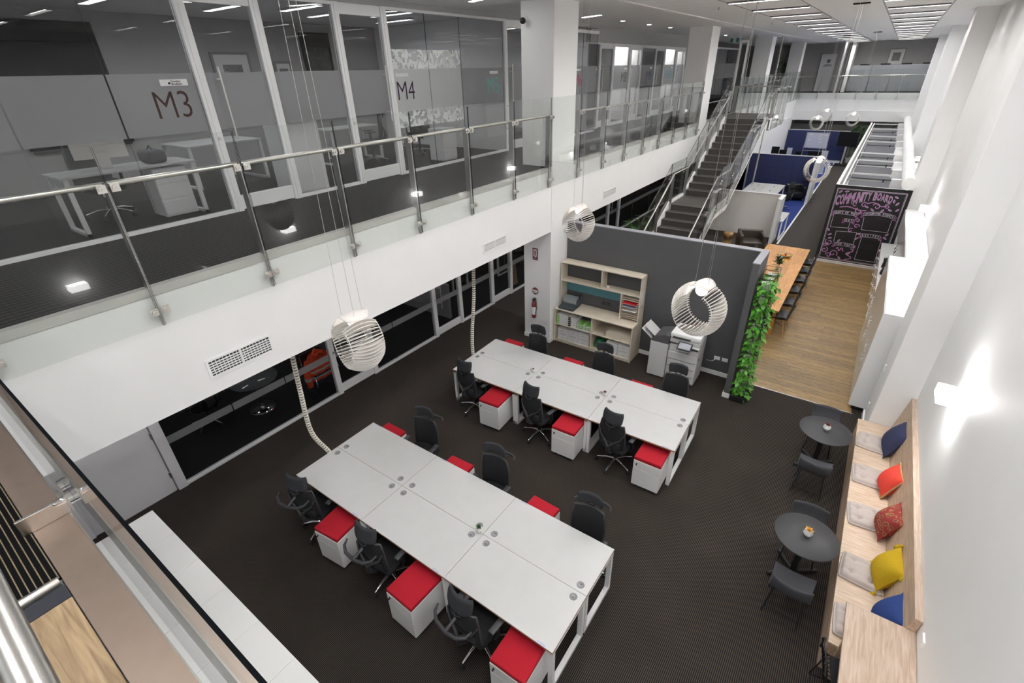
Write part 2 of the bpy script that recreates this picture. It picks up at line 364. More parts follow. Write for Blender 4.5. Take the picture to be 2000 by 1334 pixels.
# --- floors
fl = struct(MB().box(-13, 1.8, -3.2, 46, -.12, 0).obj('floor', CARPET))
aisle = MB().box(-2.15, -.78, 18.78, 43, .0, .006).obj('aisle_strip', AISLE, fl)
lounge = MB().box(-8.0, -1.17, 9.86, 19.9, .0, .005).obj('lounge_carpet', AISLE, fl)
bluec = MB().box(-5.35, -2.17, 20.86, 41.2, .0, .009).obj('blue_carpet', BLUEF if False else CARPETB, fl)
MB().box(-2.17, -2.11, 20.0, 41.2, .0, .014).obj('edge_strip', WMETAL, fl)
tim = semp('floor_timber')
PW = .15; rows = int((18.74-9.72)/PW); pm = {}
for r_ in range(rows):
    y0 = 9.722 + r_*PW; xs = [-1.12]; rr = random.Random(r_); x_ = -1.12 + rr.uniform(.5, 1.5); xs.append(x_); xs.append(.93)
    for a, b in zip(xs[:-1], xs[1:]):
        MB().rbox(a+.001, b-.001, 0, PW-.003, 0, .012, .0025, 1).obj('plank', TIMBER, tim, (0, y0, 0))
MB().box(-1.15, .95, 9.70, 9.724, 0, .014).obj('threshold_trim', mat('trim_metal', (.5,.48,.45), .35, .8), tim)
# --- right wall with piers
wr = struct(MB().box(XR, XR+.25, -3.2, 46, 0, CZ+.1).obj('wall_right', WHITE))
for i, (y0, y1) in enumerate(((-1.0, -.1), (8.88, 9.80), (18.78, 19.7), (28.4, 29.3), (37.7, 38.6))):
    struct(MB().rbox(1.12, XR+.05, y0, y1, 0, CZ+.05, .006, 1).obj('pier_%d' % (i+1), WHITE))
struct(MB().box(1.095, 1.12, 8.86, 9.82, 0, .12).box(1.12, XR, 8.86, 8.88, 0, .12).obj('baseboard_right', WMETAL))
# --- far, near and left enclosing walls
struct(MB().box(-13.2, 1.8, 43.6, 43.8, FZ-.2, CZ+.1).obj('wall_far', GREYW))
struct(MB().box(-13.2, 1.8, 42.6, 42.8, 0, SZ+.2).obj('wall_far_lower', mat('lower_far_wall', (.62,.61,.60), .7)))
struct(MB().box(-13.2, 1.8, -3.4, -3.2, 0, .9).box(-13.2, 1.8, -3.4, -3.2, 3.6, 4.9).box(-13.2, 1.8, -3.4, -3.2, 6.6, CZ+.1).box(-13.2, -12.6, -3.4, -3.2, .9, 6.6).box(1.2, 1.8, -3.4, -3.2, .9, 6.6).obj('wall_near', WHITE))
nw = semp('window_16')  # unseen glazed end, added so fill daylight enters from behind the camera
for z0, z1 in ((.9, 3.6), (4.9, 6.6)):
    for i in range(9): MB().box(-12.6+1.725*i-.03, -12.6+1.725*i+.03, -3.36, -3.28, z0, z1).obj('mullion', FRAMEW, nw)
    for i in range(8): MB().box(-12.6+1.725*i+.03, -12.6+1.725*(i+1)-.03, -3.325, -3.315, z0, z1).obj('pane', GLASS, nw)
struct(MB().box(-13.2, -13, -3.4, 46, 0, CZ+.1).obj('wall_left', GREYW))
struct(MB().box(-12.1, -12.0, -3.2, 43.6, FZ, CZ).obj('wall_left_upper', GREYW))
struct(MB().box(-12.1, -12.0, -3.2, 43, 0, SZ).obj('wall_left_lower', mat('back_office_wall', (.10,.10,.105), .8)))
# --- columns
for i, (x0, x1, y0, y1) in enumerate(((-6.12, -5.385, 8.96, 9.87), (-6.12, -5.385, 18.9, 19.8), (-6.12, -5.385, 28.85, 29.75), (-6.12, -5.385, 38.8, 39.7))):
    z0 = 0 if i == 0 else FZ-.4
    struct(MB().rbox(x0, x1, y0, y1, z0, CZ+.05, .006, 1).obj('column_%d' % (i+1), WHITE))
struct(MB().box(-6.13, -5.375, 8.945, 8.96, 0, .10).box(-5.385, -5.37, 8.945, 9.70, 0, .10).obj('baseboard_column', WMETAL))
# --- mezzanine slab, fascia, soffit
mz = semp('floor_mezzanine')
MB().box(-12, XF-.075, -3.2, 43.6, FZ-.02, FZ).obj('mezzanine_carpet', CARPETU, mz)
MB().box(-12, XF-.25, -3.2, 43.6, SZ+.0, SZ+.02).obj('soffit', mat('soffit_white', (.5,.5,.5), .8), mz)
MB().box(-12, XF-.3, -3.2, 43.6, SZ+.03, FZ-.03).obj('slab_core', mat('slab_core', (.4,.4,.4), .9), mz)
fas = struct(MB().box(XF-.25, XF, .0, 41.0, SZ-.005, FZ-.085).obj('fascia_left', WHITE))
struct(MB().box(XF-.08, XF+.012, .0, 41.0, FZ-.08, FZ+.004).obj('trim_fascia_edge', mat('edge_satin', (.62,.61,.59), .5, .55, var=.12, scale=1.5)))
# far mezzanine
fm = semp('floor_far_mezzanine')
MB().box(XF, 1.59, 41.1, 43.6, FZ-.1, FZ).obj('mezzanine_carpet', CARPETU, fm)
MB().box(XF, 1.59, 41.0, 41.1, SZ, FZ+.002).obj('fascia', WHITE, fm)
MB().box(XF, 1.59, 40.93, 41.0, SZ-.28, SZ+.35).obj('bulkhead', WHITE, fm)
MB().box(XF, 1.59, 41.0, 43.6, SZ-.02, SZ).obj('soffit', GREYW, fm)
MB().box(XF, 1.59, 42.5, 42.6, 2.15, SZ).obj('ceiling_drop', mat('grey_drop', (.25,.25,.25), .8), fm)
# --- ceiling: plain plaster, two bands of strip lights and three bands of tiles
ce = struct(MB().box(-13, -4.70, -3.2, 44, CZ, CZ+.1).box(.53, 1.8, -3.2, 44, CZ, CZ+.1).box(-4.70, .53, -3.2, 8.0, CZ, CZ+.1).box(-4.70, .53, 8, 44, CZ+.03, CZ+.1).obj('ceiling', CEILW))
tiles = {}
bands = ((-4.70, -3.335), (-3.335, -2.075), (-2.075, -.74), (-.74, .53))
k = 0
for bi, (xa, xb) in enumerate(bands):
    for j in range(50):
        y0 = 8.0 + j*.70
        if bi not in tiles:
            tiles[bi] = MB().rbox(xa+.006, xb-.006, .003, .697, 0, .03, .003, 1).mesh('ceiling_tile', CEILW)
        if bi in (1, 3) and abs(((y0+.35) - 9.6+.12) % 2.11 - .35) < .0: continue
        link('ceiling_tile', tiles[bi], ce, (0, y0, CZ))
struct(MB().box(-4.725, -4.69, -3, 42, CZ-.02, CZ+.01).obj('trim_ceiling', WMETAL))
rail = semp('trim_ceiling_tracks')
for x in (-3.335, -2.075, -.74, .53):
    MB().box(x-.014, x+.014, 8, 42, CZ-.006, CZ+.02).obj('track', mat('track_grey', (.34,.33,.33), .6), rail)
# strip lights
n_ = 0
for bi, (xa, xb) in ((1, (-3.335, -2.075)), (3, (-.74, .53))):
    me1 = MB().box(xa+.03, xb-.03, -.068, -.060, -.034, .002).box(xa+.03, xb-.03, .060, .068, -.034, .002).box(xa+.03, xa+.038, -.06, .06, -.026, .002).box(xb-.038, xb-.03, -.06, .06, -.026, .002).mesh('housing', mat('strip_louvre', (.16,.16,.16), .6))
    me2 = MB().box(xa+.05, xb-.05, -.055, .055, -.004, .0015).mesh('diffuser', STRIP)
    for j in range(-6, 14):
        y = 12.39 + 2.228*j
        s_ = 'left' if bi == 1 else 'right'
        where = ('out over the desks' if j < 0 else 'the %s one visible towards the far end' % (['first', 'second', 'third', 'fourth', 'fifth', 'sixth', 'seventh', 'eighth', 'ninth', 'tenth', 'eleventh', 'twelfth', 'thirteenth', 'fourteenth', 'last'][j]))
        if j < 0: where = 'over the desks, %s bay back' % ordinal(-j-1)
        t = thing('ceiling_strip_light', 'recessed strip light in the %s ceiling track, %s' % (s_, where), 'light', (0, y, CZ), 0, 'strip lights in the atrium ceiling')
        link('housing', me1, t); link('diffuser', me2, t)
# --- dark partition wall with its return
dw = struct(MB().box(-5.385, -1.14, 9.70, 9.84, 0, 2.85).obj('wall_charcoal', CHARW))
MB().box(-1.255, -1.14, 8.97, 9.70, 0, 2.85).obj('wall_return', CHARW, dw)
MB().box(-5.385, -1.14, 9.69, 9.85, 2.85, 2.866).box(-1.26, -1.135, 8.965, 9.7, 2.85, 2.866).obj('wall_cap', CHARL, dw)
MB().box(-5.37, -1.255, 9.685, 9.70, 0, .10).box(-1.27, -1.255, 8.955, 9.7, 0, .10).box(-1.27, -1.13, 8.95, 8.97, 0, .10).obj('skirting', WMETAL, dw)

# ---------------------------------------------------------------- glazed partitions
def pane_box(y0, y1, z0, z1, x, name, m, par, th=.010):
    b = MB().box(x-th/2, x+th/2, y0, y1, z0, z1); b.m = [1 if i in (2, 4) else 0 for i in range(6)]
    return b.obj(name, [m, GEDGE], par)
def window(n, x, y0, y1, z0, z1, joints, glass, frost=None, fm_=FRAMEW, fw=.045):
    o = semp('window_%d' % n)
    MB().box(x-.04, x+.04, y0, y1, z0, z0+fw).obj('sill_frame', fm_, o); MB().box(x-.04, x+.04, y0, y1, z1-fw, z1+.03).obj('head_frame', fm_, o)
    ys = [y0]+list(joints)+[y1]
    for a, b in zip(ys[:-1], ys[1:]): pane_box(a+.003, b-.003, z0+fw, z1-fw, x, 'pane', glass, o)
    if frost:
        for a, b in zip(ys[:-1], ys[1:]): MB().box(x+.006, x+.008, a+.01, b-.01, frost[0], frost[1]).obj('frosted_band', FROST, o)
    return o
def gdoor(n, x, y0, y1, z0, z1, glass, frost=None, hy=None, fw=.13, bot=.22, hz=(1.0, 1.9), fm_=FRAMEW):
    o = semp('door_%d' % n)
    for a, b in ((y0, y0+fw), (y1-fw, y1)):
        MB().rbox(x-.05, x+.05, a, b, z0, z1, .004, 1).box(x+.05, x+.058, a+.045, a+.05, z0, z1).obj('door_stile', fm_, o)
    MB().rbox(x-.03, x+.03, y0+fw, y1-fw, z0+.02, z0+bot, .004, 1).obj('bottom_rail', fm_, o)
    MB().rbox(x-.03, x+.03, y0+fw, y1-fw, z1-.16, z1, .004, 1).obj('top_rail', fm_, o)
    pane_box(y0+fw, y1-fw, z0+bot, z1-.16, x, 'pane', glass, o)
    if frost: MB().box(x+.006, x+.008, y0+fw, y1-fw, *frost).obj('frosted_band', FROST, o)
    hy = hy if hy is not None else y0+.16
    MB().tube([(x+.10, hy, z0+hz[0]), (x+.10, hy, z0+hz[1])], .012, 8).tube([(x+.03, hy-.03, z0+hz[1]-.15), (x+.10, hy, z0+hz[1]-.15)], .010, 6).tube([(x+.03, hy-.03, z0+hz[0]+.15), (x+.10, hy, z0+hz[0]+.15)], .010, 6).obj('pull_handle', STEEL, o)
    MB().cyl((x+.05, y0+.07, z0+1.02), (x+.075, y0+.07, z0+1.02), .022, 10).obj('lock', STEEL, o)
    return o
FB = (5.29, 5.99)
ROT_L = (pi/2, 0, pi/2)     # text that faces +X
def number(par, s_, yc, zb, size, m, x):
    me = text_mesh(s_, size, m, 'CENTER', .001, -.005)
    for v in me.vertices: v.co.x *= .82
    link('room_number', me, par, (x+.0105, yc, zb), 0, ROT_L)
w1 = window(1, XG, -1.2, 3.50, FZ, 6.94, (1.48, 2.5), GLASSP, FB)
number(w1, 'M3', 3.14, 5.48, .46, BROWNT, XG)
MB().box(XG+.008, XG+.02, 3.06, 3.39, 5.85, 5.925).obj('name_plate', PAPER, w1)
for i, s_ in enumerate(('Gordon', 'Brothers')):
    me = text_mesh(s_, .036, BLKT, 'LEFT', .0006, .0006); link('plate_lettering', me, w1, (XG+.021, 3.19, 5.890-.030*i), 0, ROT_L)
MB().box(XG+.02, XG+.0215, 3.155, 3.18, 5.868, 5.893).obj('plate_logo', BLKT, w1)
d1 = gdoor(1, XG, 3.50, 4.63, FZ, 6.94, GLASSP, FB, 3.80, .13)
w2 = window(2, XG, 4.63, 5.85, FZ, 6.94, (), GLASSP, FB)
d2 = gdoor(2, XG, 5.85, 6.98, FZ, 6.94, GLASSP, FB, 6.75, .13)
w3 = window(3, XG, 6.98, 10.45, FZ, 6.94, (7.95, 8.94), GLASSP, FB)
MB().box(XG+.0085, XG+.0105, 7.0, 7.94, 5.281, 5.999).box(XG+.0085, XG+.0105, 7.96, 8.90, 5.281, 5.999).obj('white_film', FROSTW, w3)
MB().box(XG+.0085, XG+.0105, 7.0, 7.94, 6.0, 6.31).box(XG+.0085, XG+.0105, 7.96, 8.90, 6.0, 6.31).box(XG+.0085, XG+.0105, 7.0, 7.94, 5.0, 5.28).box(XG+.0085, XG+.0105, 7.96, 8.90, 5.0, 5.28).obj('torn_film', MOTTLE, w3)
number(w3, 'M4', 7.27, 5.48, .46, PURPT, XG+.003)
MB().box(XG+.011, XG+.018, 7.04, 7.37, 5.87, 5.925).obj('name_plate', PAPER, w3)
number(w3, 'M5', 10.02, 5.48, .46, TEALT, XG)
MB().box(XG+.008, XG+.018, 9.9, 10.2, 5.87, 5.925).obj('name_plate', PAPER, w3)
d3 = gdoor(3, XG, 10.45, 11.5, FZ, 6.94, GLASSP, FB, 10.68, .12)
w4 = window(4, XG, 11.5, 15.25, FZ, 6.85, (12.9, 14.35), GLASSP, FB)
number(w4, 'M6', 14.1, 5.48, .46, PINKT, XG)
MB().box(XG+.008, XG+.018, 13.9, 14.25, 5.87, 5.925).obj('name_plate', PAPER, w4)
X2 = -7.95
MB().box(X2, XG, 15.22, 15.25, FZ, 6.62).obj('return_pane', GLASSP, w4)
w5 = window(5, X2, 15.25, 15.95, FZ, 6.62, (), GLASSP, FB)
number(w5, 'M7', 15.66, 5.48, .44, NAVYT, X2); MB().box(X2+.008, X2+.018, 15.62, 15.86, 5.87, 5.925).obj('name_plate', PAPER, w5)
d4 = gdoor(4, X2, 15.95, 17.05, FZ, 6.62, GLASSP, FB, 16.12, .12)
w6 = window(6, X2, 17.05, 18.32, FZ, 6.62, (), GLASSP, FB, fw=.09)
number(w6, 'M8', 17.98, 5.48, .46, BLKT, X2); MB().box(X2+.008, X2+.018, 17.9, 18.2, 5.87, 5.925).obj('name_plate', PAPER, w6)
d5 = gdoor(5, X2, 18.32, 19.40, FZ, 6.62, GLASSP, FB, 18.5, .12)
w7 = window(7, X2, 19.40, 20.72, FZ, 6.62, (), GLASSP, FB, fw=.09)
number(w7, 'M9', 20.3, 5.48, .46, NAVYT, X2); MB().box(X2+.008, X2+.018, 20.3, 20.55, 5.87, 5.92).obj('name_plate', PAPER, w7)
d6 = gdoor(6, X2, 20.72, 21.80, FZ, 6.62, GLASSP, FB, 20.9, .12)
w8 = window(8, X2, 21.80, 23.1, FZ, 6.62, (), GLASSP, FB, fw=.09)
number(w8, 'M10', 22.55, 5.48, .46, CYANT, X2); MB().box(X2+.008, X2+.018, 22.6, 22.85, 5.87, 5.92).obj('name_plate', PAPER, w8)
d7 = gdoor(7, X2, 23.1, 24.3, FZ, 6.62, GLASSP, FB, 23.3, .12)
struct(MB().box(X2-.08, X2+.06, 15.25, 24.4, 6.62, CZ).box(XG-.06, XG+.06, -1.2, 15.25, 6.94, CZ).obj('wall_header', mat('header_grey', (.42, .42, .42), .7)))
struct(MB().box(X2-.1, X2, 24.3, 25.0, FZ, CZ).obj('wall_mezzanine_end', GREYW))
# cross walls between the upper rooms
for i, y in enumerate((10.55, 15.4, 17.0, 19.3, 21.7, 24.2)):
    struct(MB().box(-12, XG-.06 if y < 15 else X2-.06, y-.05, y+.05, FZ, CZ).obj('wall_room_divider_%d' % (i+1), WHITE))
for i, (y, z0, z1) in enumerate(((3.2, 4.9, 6.85), (8.55, 5.3, 6.85), (11.4, 5.3, 6.85))):
    o = semp('window_back_%d' % (i+1), (-11.98, y, 0)); hw = .75 if i == 0 else .36
    MB().box(0, .03, -hw, hw, z0, z1).obj('window_pane', DARKWIN if i == 0 else mat('night_foliage', (.05,.06,.05), .9, var=.9, scale=14), o)
    MB().box(.0, .05, -hw-.04, -hw, z0, z1).box(.0, .05, hw, hw+.04, z0, z1).box(0, .05, -hw, hw, z0-.04, z0).obj('window_frame', BLACKM, o)
    MB().box(.03, .06, -hw, hw, z1-.3, z1).obj('roller_blind', DARKWIN, o)
# room strip lights
for i, (y, x) in enumerate(((.5, -9), (.9, -10.6), (2.4, -9.6), (3.2, -8.6), (3.6, -10.2), (4.6, -9), (5.4, -10), (6.4, -9.2), (7.4, -9.8), (8.4, -9), (9.4, -10), (12.6, -9.2), (13.6, -10), (14.4, -9))):
    t = thing('room_strip_light', 'recessed strip light in the upper office ceiling behind glass, %s from the near end' % ordinal(i), 'light', (x, y, CZ), 0, 'strip lights in the upper offices')
    MB().box(-.58, .58, -.078, -.07, -.04, .002).box(-.58, .58, .07, .078, -.04, .002).box(-.58, -.572, -.07, .07, -.04, .002).box(.572, .58, -.07, .07, -.04, .002).obj('housing', mat('strip_housing', (.6,.6,.6), .5), t)
    MB().box(-.55, .55, -.06, .06, -.004, .001).obj('diffuser', ROOML, t)
for i, (x, y) in enumerate(((-6.6, 14.6), (-6.6, 16.5), (-6.6, 18.35), (-6.6, 25.2), (-9, 17.9), (-9, 20.4), (-9, 22.8), (-9, 16.2))):
    t = thing('downlight', 'small round recessed downlight, %s' % (('corridor, first past the big column', 'corridor, second past the big column', 'corridor, third past the big column', 'by the exit sign', 'in office M8', 'in office M9', 'in office M10', 'in office M7')[i]), 'light', (x, y, CZ), 0, 'recessed downlights')
    MB().lathe([(.055, -.002), (.085, -.006), (.09, .0)], 16).obj('trim_ring', WMETAL, t); MB().lathe([(.0001, -.004), (.055, -.004)], 14).obj('lens', DOWN, t)
for i, (x, y) in enumerate(((-6.4, 8.1), (-6.5, 12.55), (-6.4, .6), (-6.4, 2.5), (-6.4, 4.4), (-6.4, 6.3))):  # the last four are added, to brighten the door frames
    t = thing('corridor_strip_light', 'narrow strip light in the white corridor ceiling %s' % ('in front of the big column', 'beyond the big column', 'outside room M3, first added fill', 'outside room M3, second added fill', 'outside door M3, added fill', 'outside door M4, added fill')[i], 'light', (x, y, CZ), -.35)
    MB().box(-.33, .33, -.075, .075, -.012, .004).obj('housing', mat('strip_housing', (.6,.6,.6), .5), t); MB().box(-.3, .3, -.05, .05, -.016, -.0125).obj('diffuser', CORR, t)

# ---------------------------------------------------------------- ground floor shopfronts
FS = (.86, 1.0)
wb = semp('door_8')     # grey flush door
MB().rbox(XS-.02, XS+.03, .05, 1.40, .01, 2.5, .004, 1).obj('door_leaf', LILACW, wb)
MB().rbox(XS-.04, XS+.06, 1.415, 1.56, 0, 2.8, .004, 1).obj('door_jamb', LILACW, wb)
for z in (.35, 1.15): MB().rbox(XS+.02, XS+.045, 1.385, 1.42, z-.06, z+.06, .004, 1).obj('hinge', STEEL, wb)
MB().tube([(XS+.03, .62, 1.45), (XS+.10, .62, 1.45), (XS+.10, .62, 1.50)], .012, 8).obj('coat_hook', STEEL, wb)
MB().tube([(XS+.03, .14, 1.05), (XS+.08, .14, 1.05), (XS+.08, .26, 1.05)], .011, 8).obj('door_handle', STEEL, wb)
struct(MB().box(XS-.1, XS-.02, -3.2, .05, 0, SZ).box(XS-.1, XS, .0, 1.5, 2.5, SZ).obj('wall_store', LILACW))
def sfwin(n, y0, y1, j): return window(n, XS, y0, y1, .0, SZ, j, GLASSD, FS)
sf1 = sfwin(9, 1.56, 4.62, (2.62, 3.62)); sf2 = gdoor(9, XS, 4.62, 5.70, 0, SZ, GLASSD, FS, 4.86, .11, .20, (.75, 1.45))
sf3 = sfwin(10, 5.70, 7.62, (6.31,)); sf4 = gdoor(10, XS, 7.62, 8.70, 0, SZ, GLASSD, FS, 7.86, .11, .20, (.75, 1.45))
sf5 = sfwin(11, 8.70, 9.98, ()); sf6 = gdoor(11, XS, 9.98, 11.0, 0, SZ, GLASSD, FS, 10.8, .11, .20, (.75, 1.45))
sf7 = sfwin(12, 11.0, 14.0, (12.0, 13.0)); sf8 = gdoor(12, XS, 14.0, 15.1, 0, SZ, GLASSD, FS, 14.2, .11); sf9 = sfwin(13, 15.1, 17.5, (16.2,)); sf10 = gdoor(13, XS, 17.5, 18.6, 0, SZ, GLASSD, FS, 17.7, .11); sf11 = sfwin(14, 18.6, 24, (20, 22))
# framed pictures stuck on the shopfront glass
for i, (y, z) in enumerate(((5.98, 1.32), (6.62, 1.28), (7.05, 1.36))):
    tag(MB().box(0, .004, -.16, .16, -.10, .10).obj('notice_sheet', PAPER, None, (XS+.012, y, z+.2)), 'pale notice sheet stuck on the dark shopfront glass, %s of three in the row' % ('first', 'second', 'third')[i], 'sign', 'notices on the shopfront glass')
# back rooms behind the shopfront: a cross wall between offices
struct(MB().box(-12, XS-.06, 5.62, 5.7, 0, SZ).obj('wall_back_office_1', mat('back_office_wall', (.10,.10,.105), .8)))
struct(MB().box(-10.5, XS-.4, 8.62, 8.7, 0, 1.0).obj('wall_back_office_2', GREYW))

# ---------------------------------------------------------------- air vents in the fascia
def vent(y0, y1, z0, z1, label, two=True):
    t = thing('air_vent', label, 'vent', (XF, (y0+y1)/2, (z0+z1)/2)); w_, h_ = (y1-y0)/2, (z1-z0)/2
    MB().box(0, .012, -w_, w_, h_-.03, h_).box(0, .012, -w_, w_, -h_, -h_+.03).box(0, .012, -w_, -w_+.03, -h_+.03, h_-.03).box(0, .012, w_-.03, w_, -h_+.03, h_-.03).obj('vent_frame', WMETAL, t)
    MB().box(.0005, .001, -w_+.03, w_-.03, -h_+.03, h_-.03).obj('recess_shade_sheet', BLACKP, t)  # flat black sheet painted in as the shade behind the slats
    if two: MB().box(.002, .012, -.012, .012, -h_+.03, h_-.03).obj('mullion', WMETAL, t)
    n = 6; me = MB().box(.002, .012, -w_+.03, w_-.03, -.007, .004).mesh('slat', WMETAL)
    for i in range(1, n): link('slat', me, t, (0, 0, -h_+.03+(2*h_-.06)*i/n))
    vm = MB().box(.002, .007, -.003, .003, -h_+.03, h_-.03).mesh('blade', WMETAL)
    m_ = int((2*w_-.06)/.038)
    for i in range(1, m_): link('blade', vm, t, (0, -w_+.03+(2*w_-.06)*i/m_, 0))
vent(1.67, 2.44, 2.98, 3.22, 'white two-part air grille in the fascia above the store door end')
vent(6.57, 7.31, 3.00, 3.18, 'white two-part air grille in the fascia nearest the big column')
vent(11.52, 12.28, 3.00, 3.19, 'white air grille in the fascia beyond the big column, beside the stairs')

for i in range(9):  # unseen soffit lamps, added to brighten the corridor by the shopfront
    y = 1.2+2.4*i
    t = thing('added_soffit_light', 'added fill light in the low soffit in front of the shopfront, %s from the store door' % ordinal(i), 'light', (-6.95, y, SZ), 0, 'added fill lights in the low soffit')
    MB().lathe([(.07, -.003), (.10, -.008), (.105, .0)], 16).obj('trim_ring', WMETAL, t); MB().lathe([(.0001, -.005), (.07, -.005)], 14).obj('lens', SOFD, t)
for i in range(6):  # unseen lamps added to light the jacket and the back offices
    t = thing('added_office_light', 'added fill light in the dim ground floor offices, %s from the store door' % ordinal(i), 'light', (-9.6, 2.2+2.6*i, SZ), 0, 'added fill lights in the ground floor offices')
    MB().box(-.06, .06, -.6, .6, -.05, 0).obj('housing', WMETAL, t); MB().box(-.045, .045, -.58, .58, -.055, -.0505).obj('diffuser', BATT, t)

struct(MB().box(-12, XS-.05, -3, 24, .0, .006).obj('floor_back_offices', mat('office_carpet_darkened', (.008,.008,.008), .95, var=.2, scale=50)))  # carpet colour blackened to stand in for the dark of the rooms

for i, (x, y) in enumerate(((-8.9, 18.75), (-8.9, 23.6))):
    t = thing('room_strip_light', 'bright strip light inside the glazed office with door %s' % ('M8' if i == 0 else 'M10'), 'light', (x, y, CZ), 0)
    MB().box(-.6, .6, -.07, .07, -.03, .004).obj('housing', mat('strip_housing', (.6,.6,.6), .5), t); MB().box(-.57, .57, -.055, .055, -.036, -.0305).obj('diffuser', STRIP, t)
# ================================================================ BALUSTRADES
def clamp_mesh():
    b = MB()
    b.box(-.006, .006, -.035, .035, -.035, .035).cyl((.006, 0, 0), (.030, 0, 0), .026, 12).cyl((.030, 0, 0), (.042, 0, 0), .012, 8)
    return b.mesh('clamp', STEEL)
CLAMP = clamp_mesh()
POST = MB().box(-.05, .05, -.008, .008, -.39, .99).mesh('post', POSTM)
def balustrade_y(x, ys, label, side=1, zf=FZ, ends=(0, 0), handrail=True, gz=(-.37, 1.29), post_skip=()):
    """runs along Y at x; glass on the +side of the posts; handrail on the other"""
    t = thing('glass_balustrade', label, 'balustrade', (x, 0, zf))
    gx = side*.075
    for i, y in enumerate(ys):
        if i in post_skip: continue
        link('post', POST, t, (0, y, 0))
        for z in (-.22, .95):
            for dy in (-.05, .05): link('clamp', CLAMP, t, (gx+side*.012, y+dy, z), 0 if side > 0 else pi)
        MB().tube([(-side*.05, y, .86), (-side*.10, y, .86), (-side*.10, y, .945)], .008, 6).obj('rail_bracket', STEEL, t)
    yy = [ys[0]-ends[0]]*(1 if ends[0] else 0)+list(ys)+([ys[-1]+ends[1]] if ends[1] else [])
    for a, b in zip(yy[:-1], yy[1:]):
        m_ = MB().box(gx-.006, gx+.006, a+.006, b-.006, *gz); m_.m = [0, 1, 1, 0, 1, 0]
        m_.obj('glass_pane', [GLASS, GEDGE], t)
        if handrail: MB().cyl((-side*.10 if False else gx-side*.055, a+.02, .975), (gx-side*.055, b-.02, .975), .024, 12).obj('handrail', STEEL, t)
    return t
def balustrade_x(y, xs, label, side=-1, zf=FZ, handrail=True, gz=(-.37, 1.29)):
    t = thing('glass_balustrade', label, 'balustrade', (0, y, zf))
    gy = side*.075; pm = MB().box(-.008, .008, -.05, .05, -.39, .99).mesh('post', POSTM)
    for x in xs:
        link('post', pm, t, (x, 0, 0))
        for z in (-.22, .95):
            for dx in (-.05, .05): link('clamp', CLAMP, t, (x+dx, gy+side*.012, z), side*pi/2)
    for a, b in zip(xs[:-1], xs[1:]):
        m_ = MB().box(a+.006, b-.006, gy-.006, gy+.006, *gz); m_.m = [1, 1, 0, 1, 0, 1]
        m_.obj('glass_pane', [GLASS, GEDGE], t)
        if handrail: MB().cyl((a+.02, gy-side*.055, .975), (b-.02, gy-side*.055, .975), .024, 12).obj('handrail', STEEL, t)
    return t
XB = XF+.0
balustrade_y(XB-.01+.0, [.22, 1.455, 2.64, 3.83, 5.075, 6.315, 7.565, 8.82], 'long glass balustrade with steel posts in front of rooms M3 to M5', 1)
# short pane that passes in front of the column
t = thing('glass_pane_infill', 'single clear glass infill panel crossing the front of the big white column', 'glass panel', (XF+.065, 0, FZ))
MB().box(-.006, .006, 8.83, 10.03, -.37, 1.29).obj('glass_pane', GLASS, t)
balustrade_y(XB-.01, [10.04+1.24*i for i in range(8)], 'glass balustrade with steel posts beyond the big column, beside the staircase', 1)
balustrade_y(XB-.01, [23.7+1.2*i for i in range(15)], 'glass balustrade on the long left gallery behind the stair landing', 1)
balustrade_x(41.0, [-5.3+1.08*i for i in range(7)], 'glass balustrade across the far gallery at the end of the hall', -1)
# ================================================================ STAIRCASE
SX0, SX1 = -4.97, -3.60
LZ = FZ/2; RIS = FZ/24
lowy = [12.28+.30*i for i in range(12)]            # nosing of lower risers 1..12 (12th = landing front)
upy = [17.05+.350*i for i in range(12)]            # upper risers 1..12 (12th = top landing)
st = thing('staircase', 'straight dark stone staircase with white stringers and glass sides rising to the upper floor', 'staircase', (0, 0, 0))
for i, y in enumerate(lowy):
    yb = lowy[i+1] if i < 11 else upy[0]
    z = RIS*(i+1)
    MB().box(SX0, SX1, y, y+.012, z-RIS, z-.02).obj('riser', STONE, st)
    tr = MB().rbox(SX0, SX1, y-.01, yb+.012, z-.03, z, .004, 1).obj('tread' if i < 11 else 'half_landing', STONE, st)
    MB().box(SX0, SX1, y-.012, y+.03, z-.006, z+.002).obj('nosing', STONEN, tr)
for k in range(1, 3): pass
for i, y in enumerate(upy):
    yb = upy[i+1] if i < 11 else 23.55
    z = LZ+RIS*(i+1)
    MB().box(SX0, SX1, y, y+.012, z-RIS, z-.02).obj('riser', STONE, st)
    x1 = SX1 if i < 11 else -3.5; x0 = SX0 if i < 11 else XF
    tr = MB().rbox(x0, x1, y-.01, yb+.012, z-.03, z, .004, 1).obj('tread' if i < 11 else 'top_landing', STONE, st)
    MB().box(SX0, SX1, y-.012, y+.03, z-.006, z+.002).obj('nosing', STONEN, tr)
MB().box(XF, -3.46, 20.94, 23.6, FZ-.30, FZ-.035).box(-3.5, -3.44, 20.94, 23.62, FZ-.34, FZ+.01).obj('landing_slab', WHITE, st)
def stringer_poly(off_lo, off_hi):
    p = [(lowy[0]-.15, 0)]
    lo = [(lowy[0]-.12, .02), (lowy[-1]-.02, LZ), (upy[0]-.12, LZ), (upy[-1]-.12, FZ), (upy[-1]+.05, FZ)]
    return [(y, z+off_hi) for y, z in lo] + [(y, max(0, z+off_lo)) for y, z in lo[::-1]]
for x0, x1 in ((SX0-.05, SX0), (SX1, SX1+.05)):
    MB().prism(stringer_poly(-.30, .085), 0, x0, x1).obj('stringer', WHITE, st)
